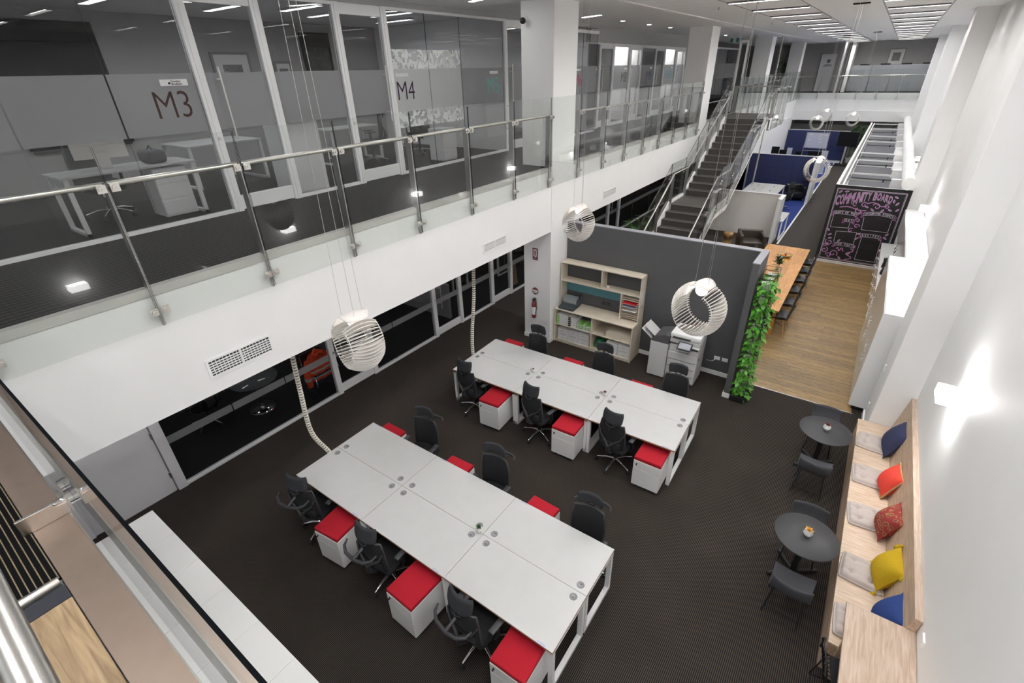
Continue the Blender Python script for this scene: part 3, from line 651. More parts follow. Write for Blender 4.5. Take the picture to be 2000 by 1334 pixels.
# stair glass: sloped panels with posts
def stair_rail(x, side, label):
    t = thing('stair_balustrade', label, 'balustrade', (x, 0, 0))
    path = [(lowy[0]-.12, .0), (lowy[-1]-.02, LZ), (upy[0]-.12, LZ), (upy[-1]-.12, FZ)]
    def zat(y):
        for (a, za), (b, zb) in zip(path[:-1], path[1:]):
            if a <= y <= b: return za+(zb-za)*(y-a)/(b-a)
        return FZ if y > path[-1][0] else 0
    cuts = [path[0][0], 13.35, 14.45, path[1][0], path[2][0], 17.95, 18.95, 19.95, path[3][0]]
    for a, b in zip(cuts[:-1], cuts[1:]):
        a_, b_ = a+.01, b-.01
        poly = [(a_, zat(a)-.12), (b_, zat(b)-.12), (b_, zat(b)+1.22), (a_, zat(a)+1.22)]
        m_ = MB().prism(poly, 0, -.006, .006); m_.m = [0, 0, 1, 1, 1, 1]
        m_.obj('glass_pane', [GLASS, GEDGE], t)
    for y in cuts[1:]:
        z = zat(y)
        if side < 0: MB().box(-side*.075-.008-.04, -side*.075+.04, y-.008, y+.008, z-.30, z+.93).obj('post', POSTM, t)
        for dz in (.0, .80):
            for dy in (-.05, .05): link('clamp', CLAMP, t, (side*.012, y+dy, z+dz+dy*.5), 0 if side > 0 else pi)
    hp = [(-side*.10, y, zat(y)+.93) for y in (path[0][0]-.1, path[1][0], path[2][0], path[3][0]+.25)]
    MB().tube(hp, .024, 10).obj('handrail', STEEL, t)
    return t
stair_rail(SX0-.06, -1, 'sloping glass balustrade on the office side of the staircase')
stair_rail(SX1+.06, 1, 'sloping glass balustrade on the open side of the staircase')
balustrade_x(23.62, [-5.45, -4.8, -4.15, -3.5], 'short glass balustrade closing the back of the stair landing', 1)
balustrade_y(-3.50, [21.15, 22.35, 23.55], 'short glass balustrade on the open right edge of the stair landing', 1)
# glass screen with a white frame at the top of the stairs
t = semp('door_14'); 
for x in (-5.62, -5.36): MB().box(x-.03, x+.03, 23.95, 24.02, FZ, 6.75).obj('door_post', FRAMEW, t)
MB().box(-5.62, -5.36, 23.95, 24.02, 6.68, 6.78).obj('door_head', FRAMEW, t)
# ================================================================ NEAR BRIDGE (camera side)
br = semp('floor_bridge')
MB().box(-5.6, 1.0, -3.0, .056, FZ-.28, FZ-.012).obj('bridge_slab', mat('bridge_core', (.3,.3,.3), .8), br)
MB().box(-5.6, .9, -.075, .058, FZ-.012, FZ).obj('edge_plate', STEELB, br)
MB().box(-5.6, .9, .058, .064, FZ-.30, FZ+.002).obj('edge_lip', STEEL, br)
MB().box(-5.6, -2.24, -3.0, -.077, FZ-.012, FZ+.002).obj('bridge_carpet', CARPETS, br)
MB().cyl((-2.215, -1.6, FZ+.008), (-2.215, -.085, FZ+.008), .020, 14).obj('nosing_rod', STEEL, br)
MB().box(-2.19, -2.105, -1.6, -.079, FZ-.012, FZ-.001).obj('rubber_strip', mat('rubber_blue_black', (.018,.02,.03), .6), br)
for i in range(3): MB().rbox(-2.1, .9, -.078-.55*(i+1)+.001, -.080-.55*i, FZ-.012, FZ+.001, .001, 1).obj('timber_tread', WALN, br)
t = thing('bridge_balustrade', 'near glass balustrade with a dark top edge and one steel stub clamp, at lower left', 'balustrade', (0, 0, 0))
for a, b in ((-5.35, -2.633), (-2.627, .3)):
    m_ = MB().box(a, b, .098, .108, 3.80, 4.905); m_.m = [1, 1, 0, 1, 0, 1]
    m_.obj('glass_pane', [GLASS, mat('dark_glass_edge', (.006,.007,.008), .95, spec=0.0)], t)
sb = MB().rbox(-2.638, -2.622, -.105, .072, FZ, FZ+.085, .002, 1).obj('stub_post', STEEL, t)
for y0, y1 in ((.072, .079), (.127, .134)):
    for dx in (-.055, .055): MB().box(-2.63+dx-.042, -2.63+dx+.042, y0, y1, FZ+.06, FZ+.155).obj('clamp_plate', STEEL, t)
for dx in (-.055, .055): MB().cyl((-2.63+dx, .079, FZ+.108), (-2.63+dx, .0975, FZ+.108), .034, 16).cyl((-2.63+dx, .1085, FZ+.108), (-2.63+dx, .127, FZ+.108), .034, 16).obj('clamp_disc', CHROME, t)
MB().lathe([(.018, 0), (.018, .014), (.015, .02), (.014, .034), (.006, .045), (.0001, .047)], 10).xf(Matrix.Translation((-2.575, .072, FZ+.108)) @ Matrix.Rotation(pi/2, 4, 'X')).obj('acorn_nut', CHROME, t)
t = thing('bridge_handrail', 'thick brushed steel handrail tube close to the lens at lower left', 'handrail', (0, 0, 0))
MB().cyl((-1.9, -.118, 5.13), (.6, -.118, 5.13), .026, 24).obj('tube', STEEL, t)
MB().cyl((.3, -.118, 5.13), (.3, -.118, 4.16), .02, 12).obj('post', STEEL, t)
# row of white cabinets under the bridge
xs = [-6.45, -5.82, -5.19, -4.56, -3.91, -3.27, -2.63, -1.99, -1.36]
ordn = ('first', 'second', 'third', 'fourth', 'fifth', 'sixth', 'seventh', 'eighth')
for i, (a, b) in enumerate(zip(xs[:-1], xs[1:])):
    t = thing('storage_cabinet', 'low white storage cabinet below the bridge, %s in the row counted from the grey door' % ordn[i], 'cabinet', ((a+b)/2, .53, 0), 0, 'low cabinets below the bridge')
    h = (b-a)/2-.0015
    MB().rbox(-h, h, -.78, .27, 1.03, 1.05, .002, 1).obj('cabinet_top', GLOSSW, t)
    MB().box(-h, h, -.78, .24, .06, 1.03).obj('carcass', GLOSSW, t)
    for s in (-1, 1): 
        d = MB().rbox(min(0, s*h)+.002, max(0, s*h)-.002, .242, .26, .07, 1.02, .002, 1).obj('cabinet_door', GLOSSW, t)
        MB().box(s*.04-.006, s*.04+.006, .26, .28, .7, .9).obj('handle', STEEL, d)
    MB().box(-h, h, -.25, .2, 0, .06).obj('plinth', BLACKP, t)
# ================================================================ DESK BANKS
def make_desk(mirror=False):
    """local: x 0..1.483, user side at y=0, back at y=.737; z top .744"""
    W, D, H = 1.483, .737, .744
    t = thing('office_desk', '', 'desk')
    MB().rbox(.002, W-.002, .001, D-.002, H-.0045, H, .001, 1).obj('desktop', DESKW, t)
    MB().box(.002, W-.002, .001, D-.002, H-.027, H-.0046).obj('plywood_edge', PLYE, t)
    for x in (.03, W-.03):
        b = MB()
        for a in ((.05, .02, .02), ): pass
        b.box(x-.028, x+.028, .012, .062, .012, H-.03).box(x-.028, x+.028, D-.065, D-.015, .012, H-.03).box(x-.028, x+.028, .012, D-.015, .0, .05).box(x-.028, x+.028, .012, D-.015, H-.075, H-.027)
        b.obj('leg_frame', WMETAL, t)
    MB().box(.06, W-.06, D-.13, D-.09, H-.08, H-.03).obj('cross_beam', WMETAL, t)
    for x in (.12, W-.12):
        g = MB().lathe([(.046, H-.002), (.046, H+.003), (.040, H+.004), (.039, H+.002), (.0001, H+.002)], 20, (x, D-.085, 0)).obj('grommet', GROM, t)
        MB().box(x-.012, x+.012, D-.10, D-.092, H+.002, H+.0035).obj('cable_slot', BLACKP, g)
    MB().box(W-.20, W-.09, .006, .026, H, H+.0006).obj('asset_label', mat('label_blue_white', (.45, .45, .62), .7, var=.6, scale=160), t)
    return t
BANKS = {'near': (Vector((-5.785, 2.372, 0)), 0.0, 'near bank'), 'far': (Vector((-5.765, 5.862, 0)), R(1.35), 'far bank')}
desk0 = make_desk(); used = [0]
def put(bank, x, y, z=0): o, a, _ = BANKS[bank]; return o + Matrix.Rotation(a, 3, 'Z') @ Vector((x, y, z))
plc = ('shopfront end', 'middle', 'end toward the round tables')
for bk in BANKS:
    o, a, nm = BANKS[bk]
    for row in (0, 1):
        for i in range(3):
            lab = 'white desk in the %s, %s side, %s' % (nm, ('bridge', 'bookcase')[row], plc[i])
            p = put(bk, 1.483*i, 0) if row == 0 else put(bk, 1.483*(i+1), 1.474)
            d = desk0 if not used[0] else dup(desk0, p, a+pi*row, lab)
            used[0] = 1; d.location = p; d.rotation_euler.z = a+pi*row; d['label'] = lab; d['group'] = 'desks in the two desk banks'
# ================================================================ PEDESTALS
def make_ped():
    t = thing('mobile_pedestal', '', 'pedestal'); W, D = .215, .26
    MB().rbox(-W, W, -D+.012, D, .05, .555, .003, 1).obj('cabinet_body', WMETAL, t)
    for z0, z1 in ((.405, .552), (.055, .400)):
        d = MB().rbox(-W+.001, W-.001, -D-.006, -D+.012, z0, z1, .003, 1).obj('drawer', WMETAL, t)
        if z0 > .3:
            k = MB().cyl((-W+.055, -D-.006, .50), (-W+.055, -D-.016, .50), .011, 10).box(-W+.048, -W+.062, -D-.034, -D-.016, .484, .503).obj('lock_key', BLACKP, d)
    MB().rbox(-W, W, -D, D, .555, .62, .014, 3).obj('seat_cushion', REDF, t)
    for sx in (-1, 1):
        for sy in (-1, 1):
            MB().cyl((sx*(W-.035)-.011, sy*(D-.04), .026), (sx*(W-.035)+.011, sy*(D-.04), .026), .026, 12).obj('caster', BLACKP, t)
    return t
ped0 = make_ped(); first = True
peds = [(-4.66, 2.27, R(6), 'near bank, bridge side, next to the chair by the shopfront end'), (-3.14, 2.19, R(-2), 'near bank, bridge side, the middle one, pulled furthest out'), (-1.67, 2.28, R(1), 'near bank, bridge side, last one beside the table-end frame'),
        (-5.49, 3.83, pi, 'near bank, bookcase side, at the shopfront end'), (-4.00, 3.84, pi+R(2), 'near bank, bookcase side, the middle one'), (-2.49, 3.86, pi-R(2), 'near bank, bookcase side, next to the chair nearest the round tables'),
        (-4.62, 5.77, R(4), 'far bank, facing the near bank, at the shopfront end'), (-3.08, 5.85, R(2), 'far bank, facing the near bank, the middle one'), (-1.62, 5.92, R(1), 'far bank, facing the near bank, at the open carpet end'),
        (-5.50, 7.43, pi+R(1), 'far bank, bookcase side, behind the desk end by the pillar'), (-4.00, 7.44, pi+R(1), 'far bank, bookcase side, in front of the bookcase'), (-2.50, 7.40, pi+R(1), 'far bank, bookcase side, in front of the printer')]
for x, y, a, l in peds:
    lab = 'red-topped white pedestal, ' + l
    p = ped0 if first else dup(ped0, (0,0,0), 0, lab)
    first = False; p.location = (x, y, 0); p.rotation_euler.z = a; p['label'] = lab; p['group'] = 'red-topped pedestals'
# ================================================================ TASK CHAIRS
def make_chair():
    """faces +Y"""
    t = thing('task_chair', '', 'chair')
    # five-star base
    for k in range(5):
        a = pi/2+2*pi*k/5 + pi/5
        c, s = cos(a), sin(a)
        MB().tube([(c*.03, s*.03, .125), (c*.16, s*.16, .115), (c*.31, s*.31, .075)], [.022, .018, .012], 8).obj('base_leg', CHROME, t)
        MB().cyl((c*.31, s*.31, .055), (c*.31, s*.31, .085), .009, 8).xf(Matrix()).lathe([(.0001, .0)], 3).obj('caster_stem', BLACKP, t) if False else None
        n = Vector((-s, c, 0)); p = Vector((c*.315, s*.315, .028))
        MB().cyl(p-n*.024, p-n*.005, .028, 12).cyl(p+n*.005, p+n*.024, .028, 12).cyl(p+Vector((0,0,.0)), p+Vector((0,0,.045)), .008, 6).obj('caster', BLACKP, t)
    MB().cyl((0,0,.09), (0,0,.22), .032, 14).cyl((0,0,.2), (0,0,.40), .022, 12).obj('gas_column', BLACKP, t)
    MB().rbox(-.09, .09, -.14, .14, .375, .42, .012, 2).obj('mechanism', BLACKP, t)
    # seat
    def seatf(u, v):
        x = (u-.5)*.48; y = -.22+.46*v
        e = 1-abs(2*u-1)**6*.10
        z = .465 + .012*(2*u-1)**2 - .045*max(0, (v-.82)/.18)**2 + .01*max(0, (.15-v)/.15)
        return Vector((x*(1-.10*abs(2*v-1)**4), y, z)), Vector((0, 0, 1))
    MB().slab(seatf, 10, 10, .065).obj('seat', FABB, t)
    # backrest : mesh panel with frame, curved
    def backp(u, v):
        x = (u-.5)*(.47-.05*(2*v-1)**2 - .03*v); z = .50+.52*v
        y = -.235 - .03*v*v - .04*sin(v*pi) *.5 + .055*(2*u-1)**2
        return Vector((x, y, z))
    def backf(u, v): return backp(u, v), Vector((0, -1, -.1)).normalized()
    bk = MB().slab(backf, 10, 10, .018).obj('backrest', MESHB, t)
    edge = [backp(0, j/8) for j in range(9)]+[backp(i/8, 1) for i in range(1, 9)]+[backp(1, 1-j/8) for j in range(1, 9)]+[backp(1-i/8, 0) for i in range(1, 8)]
    MB().tube(edge, .013, 8, closed=True).obj('back_frame', GREYP, bk)
    # Y-shaped spine behind the back
    q = lambda x, y, z: (x, y, z)
    MB().tube([q(0, -.08, .40), q(0, -.22, .43), q(0, -.305, .52), q(0, -.315, .62)], [.03, .042, .045, .03], 8).tube([q(0, -.315, .60), q(-.07, -.30, .68), q(-.17, -.265, .76), q(-.215, -.235, .86)], [.026, .02, .015, .012], 8).tube([q(0, -.315, .60), q(.07, -.30, .68), q(.17, -.265, .76), q(.215, -.235, .86)], [.026, .02, .015, .012], 8).obj('spine', GREYP, bk)
    # lumbar pattern panel
    def lumf(u, v):
        p = backp(.12+.76*u, .03+.30*v); return p+Vector((0, -.016, 0)), Vector((0, -1, 0))
    MB().slab(lumf, 8, 4, .006).obj('lumbar_pad', mat('lumbar_grey', (.035,.035,.04), .8, var=.6, scale=120), bk)
    # headrest
    def headf(u, v):
        x = (u-.5)*(.335-.03*(2*v-1)**4); z = 1.05+.20*v
        y = -.305+.05*v + .05*(2*u-1)**2
        return Vector((x, y, z)), Vector((0, 1, -.25)).normalized()
    hd = MB().slab(headf, 8, 6, .036).obj('headrest', mat('headrest_fabric', (.028,.03,.035), .9, var=.15, scale=90), t)
    MB().tube([(-.05, -.30, 1.10), (-.07, -.31, 1.03), (0, -.315, .99), (.07, -.31, 1.03), (.05, -.30, 1.10)], .010, 6).tube([(0, -.312, .99), (0, -.30, .93)], .012, 6).obj('headrest_yoke', GREYP, hd)
    # armrests
    for s in (-1, 1):
        ar = MB().rbox(s*.275-.038, s*.275+.038, -.10, .15, .665, .69, .010, 2).obj('armrest', GREYP, t)
        MB().tube([(s*.275, .02, .665), (s*.28, .01, .50), (s*.24, .0, .405), (s*.10, .0, .40)], [.018, .022, .018, .015], 8).obj('arm_support', BLACKP, ar)
    return t
def add_hanger(t):
    h = MB().tube([(-.245, -.33, .985), (-.225, -.40, .955), (-.15, -.455, .935), (0, -.475, .925), (.15, -.455, .935), (.225, -.40, .955), (.245, -.33, .985)], [.010, .018, .021, .021, .021, .018, .010], 8)
    h.tube([(0, -.47, .925), (0, -.40, .94), (0, -.32, .955)], [.026, .018, .022], 8)
    h.obj('coat_hanger', GREYP, t)
chA = make_chair(); chB = dup(chA, (0,0,0), 0, ''); add_hanger(chB)
chairs = [(chB, -5.27, 2.33, R(16), 'at the near bank, bridge side, at the shopfront end'), (chB, -3.80, 2.33, R(4), 'at the near bank, bridge side, middle desk'), (chB, -2.27, 2.32, R(-4), 'at the near bank, bridge side, desk end by the round tables'),
          (chB, -4.79, 3.94, pi+R(10), 'at the near bank, bookcase side, nearest the shopfront'), (chB, -3.32, 3.87, pi+R(8), 'at the near bank, bookcase side, middle desk'), (chB, -1.76, 3.80, pi+R(7), 'at the near bank, bookcase side, nearest the open carpet'),
          (chA, -5.22, 5.86, R(-2), 'at the far bank, mesh back facing us, shopfront end'), (chA, -3.72, 5.88, R(-8), 'at the far bank, mesh back facing us, in the middle'), (chA, -2.25, 5.97, R(-5), 'at the far bank, mesh back facing us, open carpet end'),
          (chA, -4.80, 7.32, pi+R(4), 'at the far bank, beside the pillar and bookcase'), (chA, -3.30, 7.38, pi+R(2), 'at the far bank, in front of the bookcase'), (chA, -1.86, 7.40, pi+R(4), 'at the far bank, in front of the printer')]
seen = set()
for src, x, y, a, l in chairs:
    lab = 'black task chair ' + l
    c = src if id(src) not in seen else dup(src, (0,0,0), 0, lab)
    seen.add(id(src)); c.location = (x, y, 0); c.rotation_euler.z = a; c['label'] = lab; c['group'] = 'task chairs at the desk banks'
# ================================================================ LITTLE POTTED PLANTS
def faceted_pot(name, label, loc, kind, s=1.0, rz=0, group=None):
    t = thing(name, label, 'plant', loc, rz, group)
    MB().lathe([(.022*s, 0), (.042*s, .032*s), (.034*s, .072*s), (.028*s, .07*s), (.03*s, .06*s), (.0001, .06*s)], 6, smooth=False).obj('pot', POTW, t)
    rr = random.Random(label); n = 14
    m_ = {'brown': SUCC, 'burgundy': SUCR, 'yellow': SUCY, 'green': LEAFD}[kind]
    for i in range(n):
        a = i*2.4; el = R(25+55*(i/n)); L = (.05 if kind != 'brown' else .035)*s*(1-.3*i/n)
        d = Vector((cos(a)*cos(el), sin(a)*cos(el), sin(el))); p = Vector((0, 0, .062*s)); sd = Vector((-sin(a), cos(a), 0)); w_ = .011*s
        b = MB().add([p, p+d*L*.5+sd*w_, p+d*L, p+d*L*.5-sd*w_, p+d*L*.5+Vector((0,0,.006*s))], [(0,1,4), (1,2,4), (2,3,4), (3,0,4), (0,3,2,1)])
        b.obj('succulent_leaf', m_, t)
    return t
p = put('near', 2.93, .74, .744); faceted_pot('succulent_pot', 'small white pot of spiky dark green succulent on the near desk bank', (p.x-.03, p.y+.0, p.z), 'green', 1.15)
p = put('far', 1.42, .76, .744); faceted_pot('succulent_pot', 'small white pot of brown succulent on the far desk bank, nearer the pillar', p, 'brown')
p = put('far', 2.93, .78, .744); faceted_pot('succulent_pot', 'small white pot of dark succulent on the far desk bank, nearer the printer', p, 'burgundy')
# ================================================================ VERTEBRA CABLE RISERS
def riser(pts, label):
    t = thing('cable_riser', label, 'cable riser')
    P = [Vector(p) for p in pts]
    # resample (Catmull)
    S = []
    for i in range(len(P)-1):
        p0, p1, p2, p3 = P[max(0, i-1)], P[i], P[i+1], P[min(len(P)-1, i+2)]
        for k in range(20):
            u = k/20; S.append(.5*((2*p1)+(p2-p0)*u+(2*p0-5*p1+4*p2-p3)*u*u+(3*p1-p0-3*p2+p3)*u**3))
    S.append(P[-1]); seg = MB().lathe([(.024, -.014), (.036, -.010), (.036, .010), (.024, .014)], 10).mesh('link', CREAM)
    acc = 0; last = S[0]; i = 0
    MB().tube(S[::2], .022, 6).obj('cable_core', mat('cable_dark', (.03,.028,.026), .7), t)
    nxt = 0.0
    for a, b in zip(S[:-1], S[1:]):
        d = b-a; L = d.length
        while nxt <= acc+L:
            p = a+d*((nxt-acc)/L if L else 0); q_ = Vector((0, 0, 1)).rotation_difference(d)
            o = link('link', seg, t, p); o.rotation_mode = 'QUATERNION'; o.rotation_quaternion = q_; nxt += .046
        acc += L
    MB().rbox(P[-1].x-.05, P[-1].x+.05, P[-1].y-.05, P[-1].y+.05, P[-1].z-.05, P[-1].z, .01, 1).obj('foot', CREAM, t)
riser([(-5.84, 2.86, 2.8), (-5.87, 2.83, 2.0), (-5.90, 2.83, 1.2), (-5.84, 2.98, .72), (-5.80, 3.05, .42)], 'cream vertebra cable riser hanging to the near desk bank, curved at the bottom')
riser([(-5.84, 6.80, 2.8), (-5.82, 6.72, 2.0), (-5.83, 6.60, 1.2), (-5.83, 6.58, .70), (-5.78, 6.60, .42)], 'cream vertebra cable riser hanging to the far desk bank, almost straight')
riser([(-4.65, 27.0, 6.95), (-4.63, 27.0, 5.0), (-4.61, 27.0, 3.0), (-4.61, 26.9, .9), (-4.6, 26.6, .72)], 'tall cream cable riser hanging from the high ceiling behind the stairs')
# ================================================================ PENDANT LAMPS
def make_lamp():
    t = thing('pendant_lamp', '', 'lamp')
    RZ, RX, A = .345, .305, .185
    cz = -.21
    def rad(th):
        k = 1 - .13*max(0, cos(th))**2
        return 1/math.sqrt((cos(th)/RZ)**2+(sin(th)/RX)**2)*k
    n = 40
    for i in range(n):
        th = R(27)+R(306)*i/(n-1); ro = rad(th); K = 8; th2 = .0028
        prof = []
        for j in range(K+1):
            y = -A + 2*A*j/K; e = (y/A)
            prof.append((y, ro - .085*e*e, ro - .085*e*e - (.014+.060*(1-e*e)**.8)))
        d = Vector((sin(th), 0, cos(th))); nrm = Vector((cos(th), 0, -sin(th)))
        vs = []
        for s in (-1, 1):
            for y, a, b in prof: vs.append(d*a + Vector((0, y, cz)) + nrm*th2*s)
            for y, a, b in prof: vs.append(d*max(.06, b) + Vector((0, y, cz)) + nrm*th2*s)
        W = K+1; fs = []
        for j in range(K):
            fs += [(j, j+1, W+j+1, W+j), (2*W+j, 3*W+j, 3*W+j+1, 2*W+j+1), (j, 2*W+j, 2*W+j+1, j+1), (W+j, W+j+1, 3*W+j+1, 3*W+j)]
        fs += [(0, W, 3*W, 2*W), (K, 2*W+K, 3*W+K, W+K)]
        MB().add(vs, fs).obj('fin', LAMPW, t)
    for y in (-A*.93, A*.93):
        MB().tube([(sin(R(27)+R(306)*i/40)*(rad(R(27)+R(306)*i/40)-.078), y, cz+cos(R(27)+R(306)*i/40)*(rad(R(27)+R(306)*i/40)-.078)) for i in range(41)], .004, 5).obj('tie_rim', LAMPW, t)
    top = cz+rad(0)+.0
    def topf(u, v):
        x = (u-.5)*.22; y = (v-.5)*.30*(1-.35*abs(2*u-1)**2)
        return Vector((x, y, top-.045*(2*u-1)**2)), Vector((0, 0, 1))
    MB().slab(topf, 8, 4, .007).obj('top_plate', LAMPW, t)
    MB().cyl((0, 0, .055), (0, 0, top), .02, 10).obj('lamp_holder', STEEL, t)
    MB().ball((0, 0, 0), .068, 16, 10).obj('bulb', BULB, t)
    return t
lamp0 = make_lamp(); lampk = [True]
def lamp(x, y, z, rz, lab, wires=True):
    l = lamp0 if lampk[0] else dup(lamp0, (0,0,0), 0, lab); lampk[0] = False
    l.location = (x, y, z); l.rotation_euler.z = rz; l['label'] = lab; l['group'] = 'pendant lamps hung from the high ceiling'
    for dx, dy in ((-.045, -.10), (.0, .10), (.07, -.02)):
        MB().cyl((dx, dy, .09), (dx*.5, dy*.5, CZ-z), .0022 if y < 12 else .004, 5).obj('wire', STEEL, l)
    MB().rbox(-.16, .16, -.045, .045, CZ-z-.028, CZ-z-.002, .004, 1).obj('ceiling_canopy', BLACKM, l)
lamp(-3.84, 2.58, 3.75, R(-12), 'white slatted pendant lamp nearest the camera, in front of the shopfront')
lamp(-3.99, 7.57, 3.75, R(-8), 'white slatted pendant lamp beside the big column, above the bookcase')
lamp(-1.17, 5.18, 3.75, R(-10), 'white slatted pendant lamp above the printer')
lamp(-1.13, 14.95, 3.75, R(-4), 'white slatted ring pendant lamp above the dining table, before the blue screens')
lamp(-2.58, 27.4, 3.75, R(-4), 'far pendant lamp, lowest and leftmost of the three small ones before the far gallery')
lamp(-2.66, 31.8, 3.75, R(-4), 'far pendant lamp, the middle and highest of the three small ones before the far gallery')
lamp(-1.36, 29.9, 3.75, R(-4), 'far pendant lamp, the one above the pod roofs of the three small ones')
# ================================================================ SCONCES on the right wall
for i, (y, z) in enumerate(((-1.8, 2.42), (2.18, 2.42), (6.75, 2.42), (11.5, 2.42), (16.95, 2.42), (22.2, 2.42), (26.2, 2.42))):
    lab = ('white box wall light behind the camera', 'white box wall light level with the near desks', 'white box wall light glowing above the oak bench', 'white box wall light above the tall kitchen cabinets', 'white box wall light above the overhead kitchen cabinets', 'white box wall light past the chalkboard', 'white box wall light farthest along the wall')[i]
    t = thing('wall_light', lab, 'wall light', (XR, y, z), 0, 'box lights on the right wall')
    b = MB().rbox(-.24, -.232, -.15, .15, -.065, .065, .002, 1).box(-.232, 0, -.15, -.142, -.065, .065).box(-.232, 0, .142, .15, -.065, .065); b.obj('glowing_shade', SCSH, t)
    MB().box(-.230, -.004, -.14, .14, .045, .050).obj('upper_lens', SCON, t); MB().box(-.230, -.004, -.14, .14, -.050, -.045).obj('lower_lens', SCON, t)
for nm, x, y, z, lab in (('light_switch', 1.108, 9.45, 1.25, 'small white switch plate on the pier end beside the kitchen'), ('light_switch', 1.108, 9.55, .38, 'small white socket plate low on the pier beside the kitchen'), ):
    t = thing(nm, lab, 'switch', (x, y, z)); MB().rbox(-.008, .012, -.036, .036, -.058, .058, .002, 1).obj('plate', WMETAL, t); MB().box(-.013, -.008, -.012, .012, -.02, .02).obj('rocker', WMETAL, t)
t = thing('power_outlet', 'white double power outlet on the wall beyond the oak bench end', 'socket', (XR, 4.30, 1.10))
MB().rbox(-.018, 0, -.06, .06, -.04, .04, .002, 1).obj('plate', WMETAL, t)
for s in (-1, 1): MB().box(-.022, -.018, s*.03-.006, s*.03+.006, .008, .028).obj('rocker', PAPER, t)
# ================================================================ BOOKCASE
t = thing('bookcase', 'pale timber bookcase with open hutch against the charcoal wall', 'bookcase', (-5.355, 9.12, 0))
W, D, H = 2.0, .56, .90; p = .022
for x in (0, W/2-p/2, W-p): MB().box(x, x+p, 0, D, 0, H-.025).obj('side_panel', BIRCH, t)
MB().rbox(0, W, -.005, D, H-.025, H, .003, 1).obj('counter_top', BIRCH, t)
for z in (.055, .47): 
    for a, b in ((p, W/2-p/2), (W/2+p/2, W-p)): MB().box(a, b, .01, D, z, z+.022).obj('shelf', BIRCH, t)
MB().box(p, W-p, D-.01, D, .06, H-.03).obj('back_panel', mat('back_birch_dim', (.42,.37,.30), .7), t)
MB().box(p, W-p, .02, .035, 0, .055).obj('kick_board', BIRCH, t)
y0, z0, z1 = .27, H, 1.99
for x in (0, W-p): MB().box(x, x+p, y0, D, z0, z1-.025).obj('hutch_side', BIRCH, t)
MB().rbox(0, W, y0-.004, D, z1-.025, z1, .003, 1).obj('hutch_top', BIRCH, t)
MB().box(p, W-p, y0+.004, D, 1.52, 1.545).obj('hutch_shelf', BIRCH, t)
MB().box(W*.52, W*.52+p, y0+.004, D, 1.545, z1-.025).obj('hutch_divider', BIRCH, t)
MB().box(W*.77, W*.77+p, y0+.004, D, z0, 1.52).obj('hutch_divider', BIRCH, t)
MB().box(p, W*.77, D-.014, D-.004, 1.20, 1.52).obj('pinboard', TEAL, t)
for i in range(11): MB().box(W*.77+p, W-p, y0+.02, D-.02, .96+.048*i, .965+.048*i).obj('pigeonhole_tray', BIRCH, t)
MB().rbox(W, W+.004, y0+.04, D-.08, 1.32, 1.62, .001, 1).obj('posted_sheet', PAPER, t)
for i in range(2): MB().rbox(.98+.12*i, 1.06+.12*i, D-.022, D-.012, 1.02, 1.09, .003, 1).obj('power_point', GREYP, t)
# things on / in the bookcase
bx, by = -5.355, 9.12
t = thing('binding_machine', 'grey comb binding machine on the bookcase counter', 'binding machine', (bx+.28, by+.24, .90), R(2))
MB().prism([(-.21, 0), (.20, 0), (.20, .06), (.05, .085), (-.21, .05)], 0, -.20, .20).obj('base', mat('binder_slate', (.06,.075,.085), .45), t)
MB().rbox(-.19, .19, .0, .17, .07, .24, .012, 2).obj('punch_head', mat('binder_grey', (.25,.27,.28), .4), t)
MB().box(-.17, .17, -.012, .0, .11, .19).obj('comb_cover', mat('binder_clear', (.36,.39,.39), .2), t)
MB().rbox(.19, .235, -.02, .17, .05, .22, .008, 1).obj('side_cap', mat('binder_slate', (.06,.075,.085), .45), t)
MB().tube([(.215, .10, .18), (.215, .06, .33), (.30, .06, .345)], .013, 8).obj('punch_lever', BLACKP, t)
REAM = [(i, j) for i in range(2) for j in range(5)]
k = 0
for (x0, n, wd) in ((.06, 5, .30), (.37, 5, .22)):
    for j in range(n):
        k += 1
        t = thing('paper_ream', 'white paper ream in the upper left bookcase bay, %s stack, %s layer' % ('left' if wd > .25 else 'right', ('lowest', 'second', 'third', 'fourth', 'topmost')[j]), 'paper ream', (bx+x0+wd/2, by+.18, .492+.052*j), R((j*37 % 5)-2)*.6, 'paper reams in the bookcase')
        MB().rbox(-wd/2, wd/2, -.15, .15, 0, .05, .004, 1).obj('wrapper', PAPER, t); MB().box(-wd/2-.001, -wd/2+.07, -.152, -.149, .006, .044).obj('printed_label', PAPERG if x0 < .1 else BLKT, t)
for j in range(6):
    i, l = divmod(j, 3)
    t = thing('paper_ream', 'green wrapped paper ream in the upper left bookcase bay, %s pile, %s' % (('left', 'right')[i], ('bottom', 'middle', 'top')[l]), 'paper ream', (bx+.70+.18*i, by+.15, .492+.05*l), R(4), 'green paper reams in the bookcase')
    MB().rbox(-.085, .085, -.13, .13, 0, .048, .004, 1).obj('wrapper', PAPER, t)
    MB().box(-.06, .07, -.132, .10, .030, .0488).obj('printed_label', PAPERG, t)
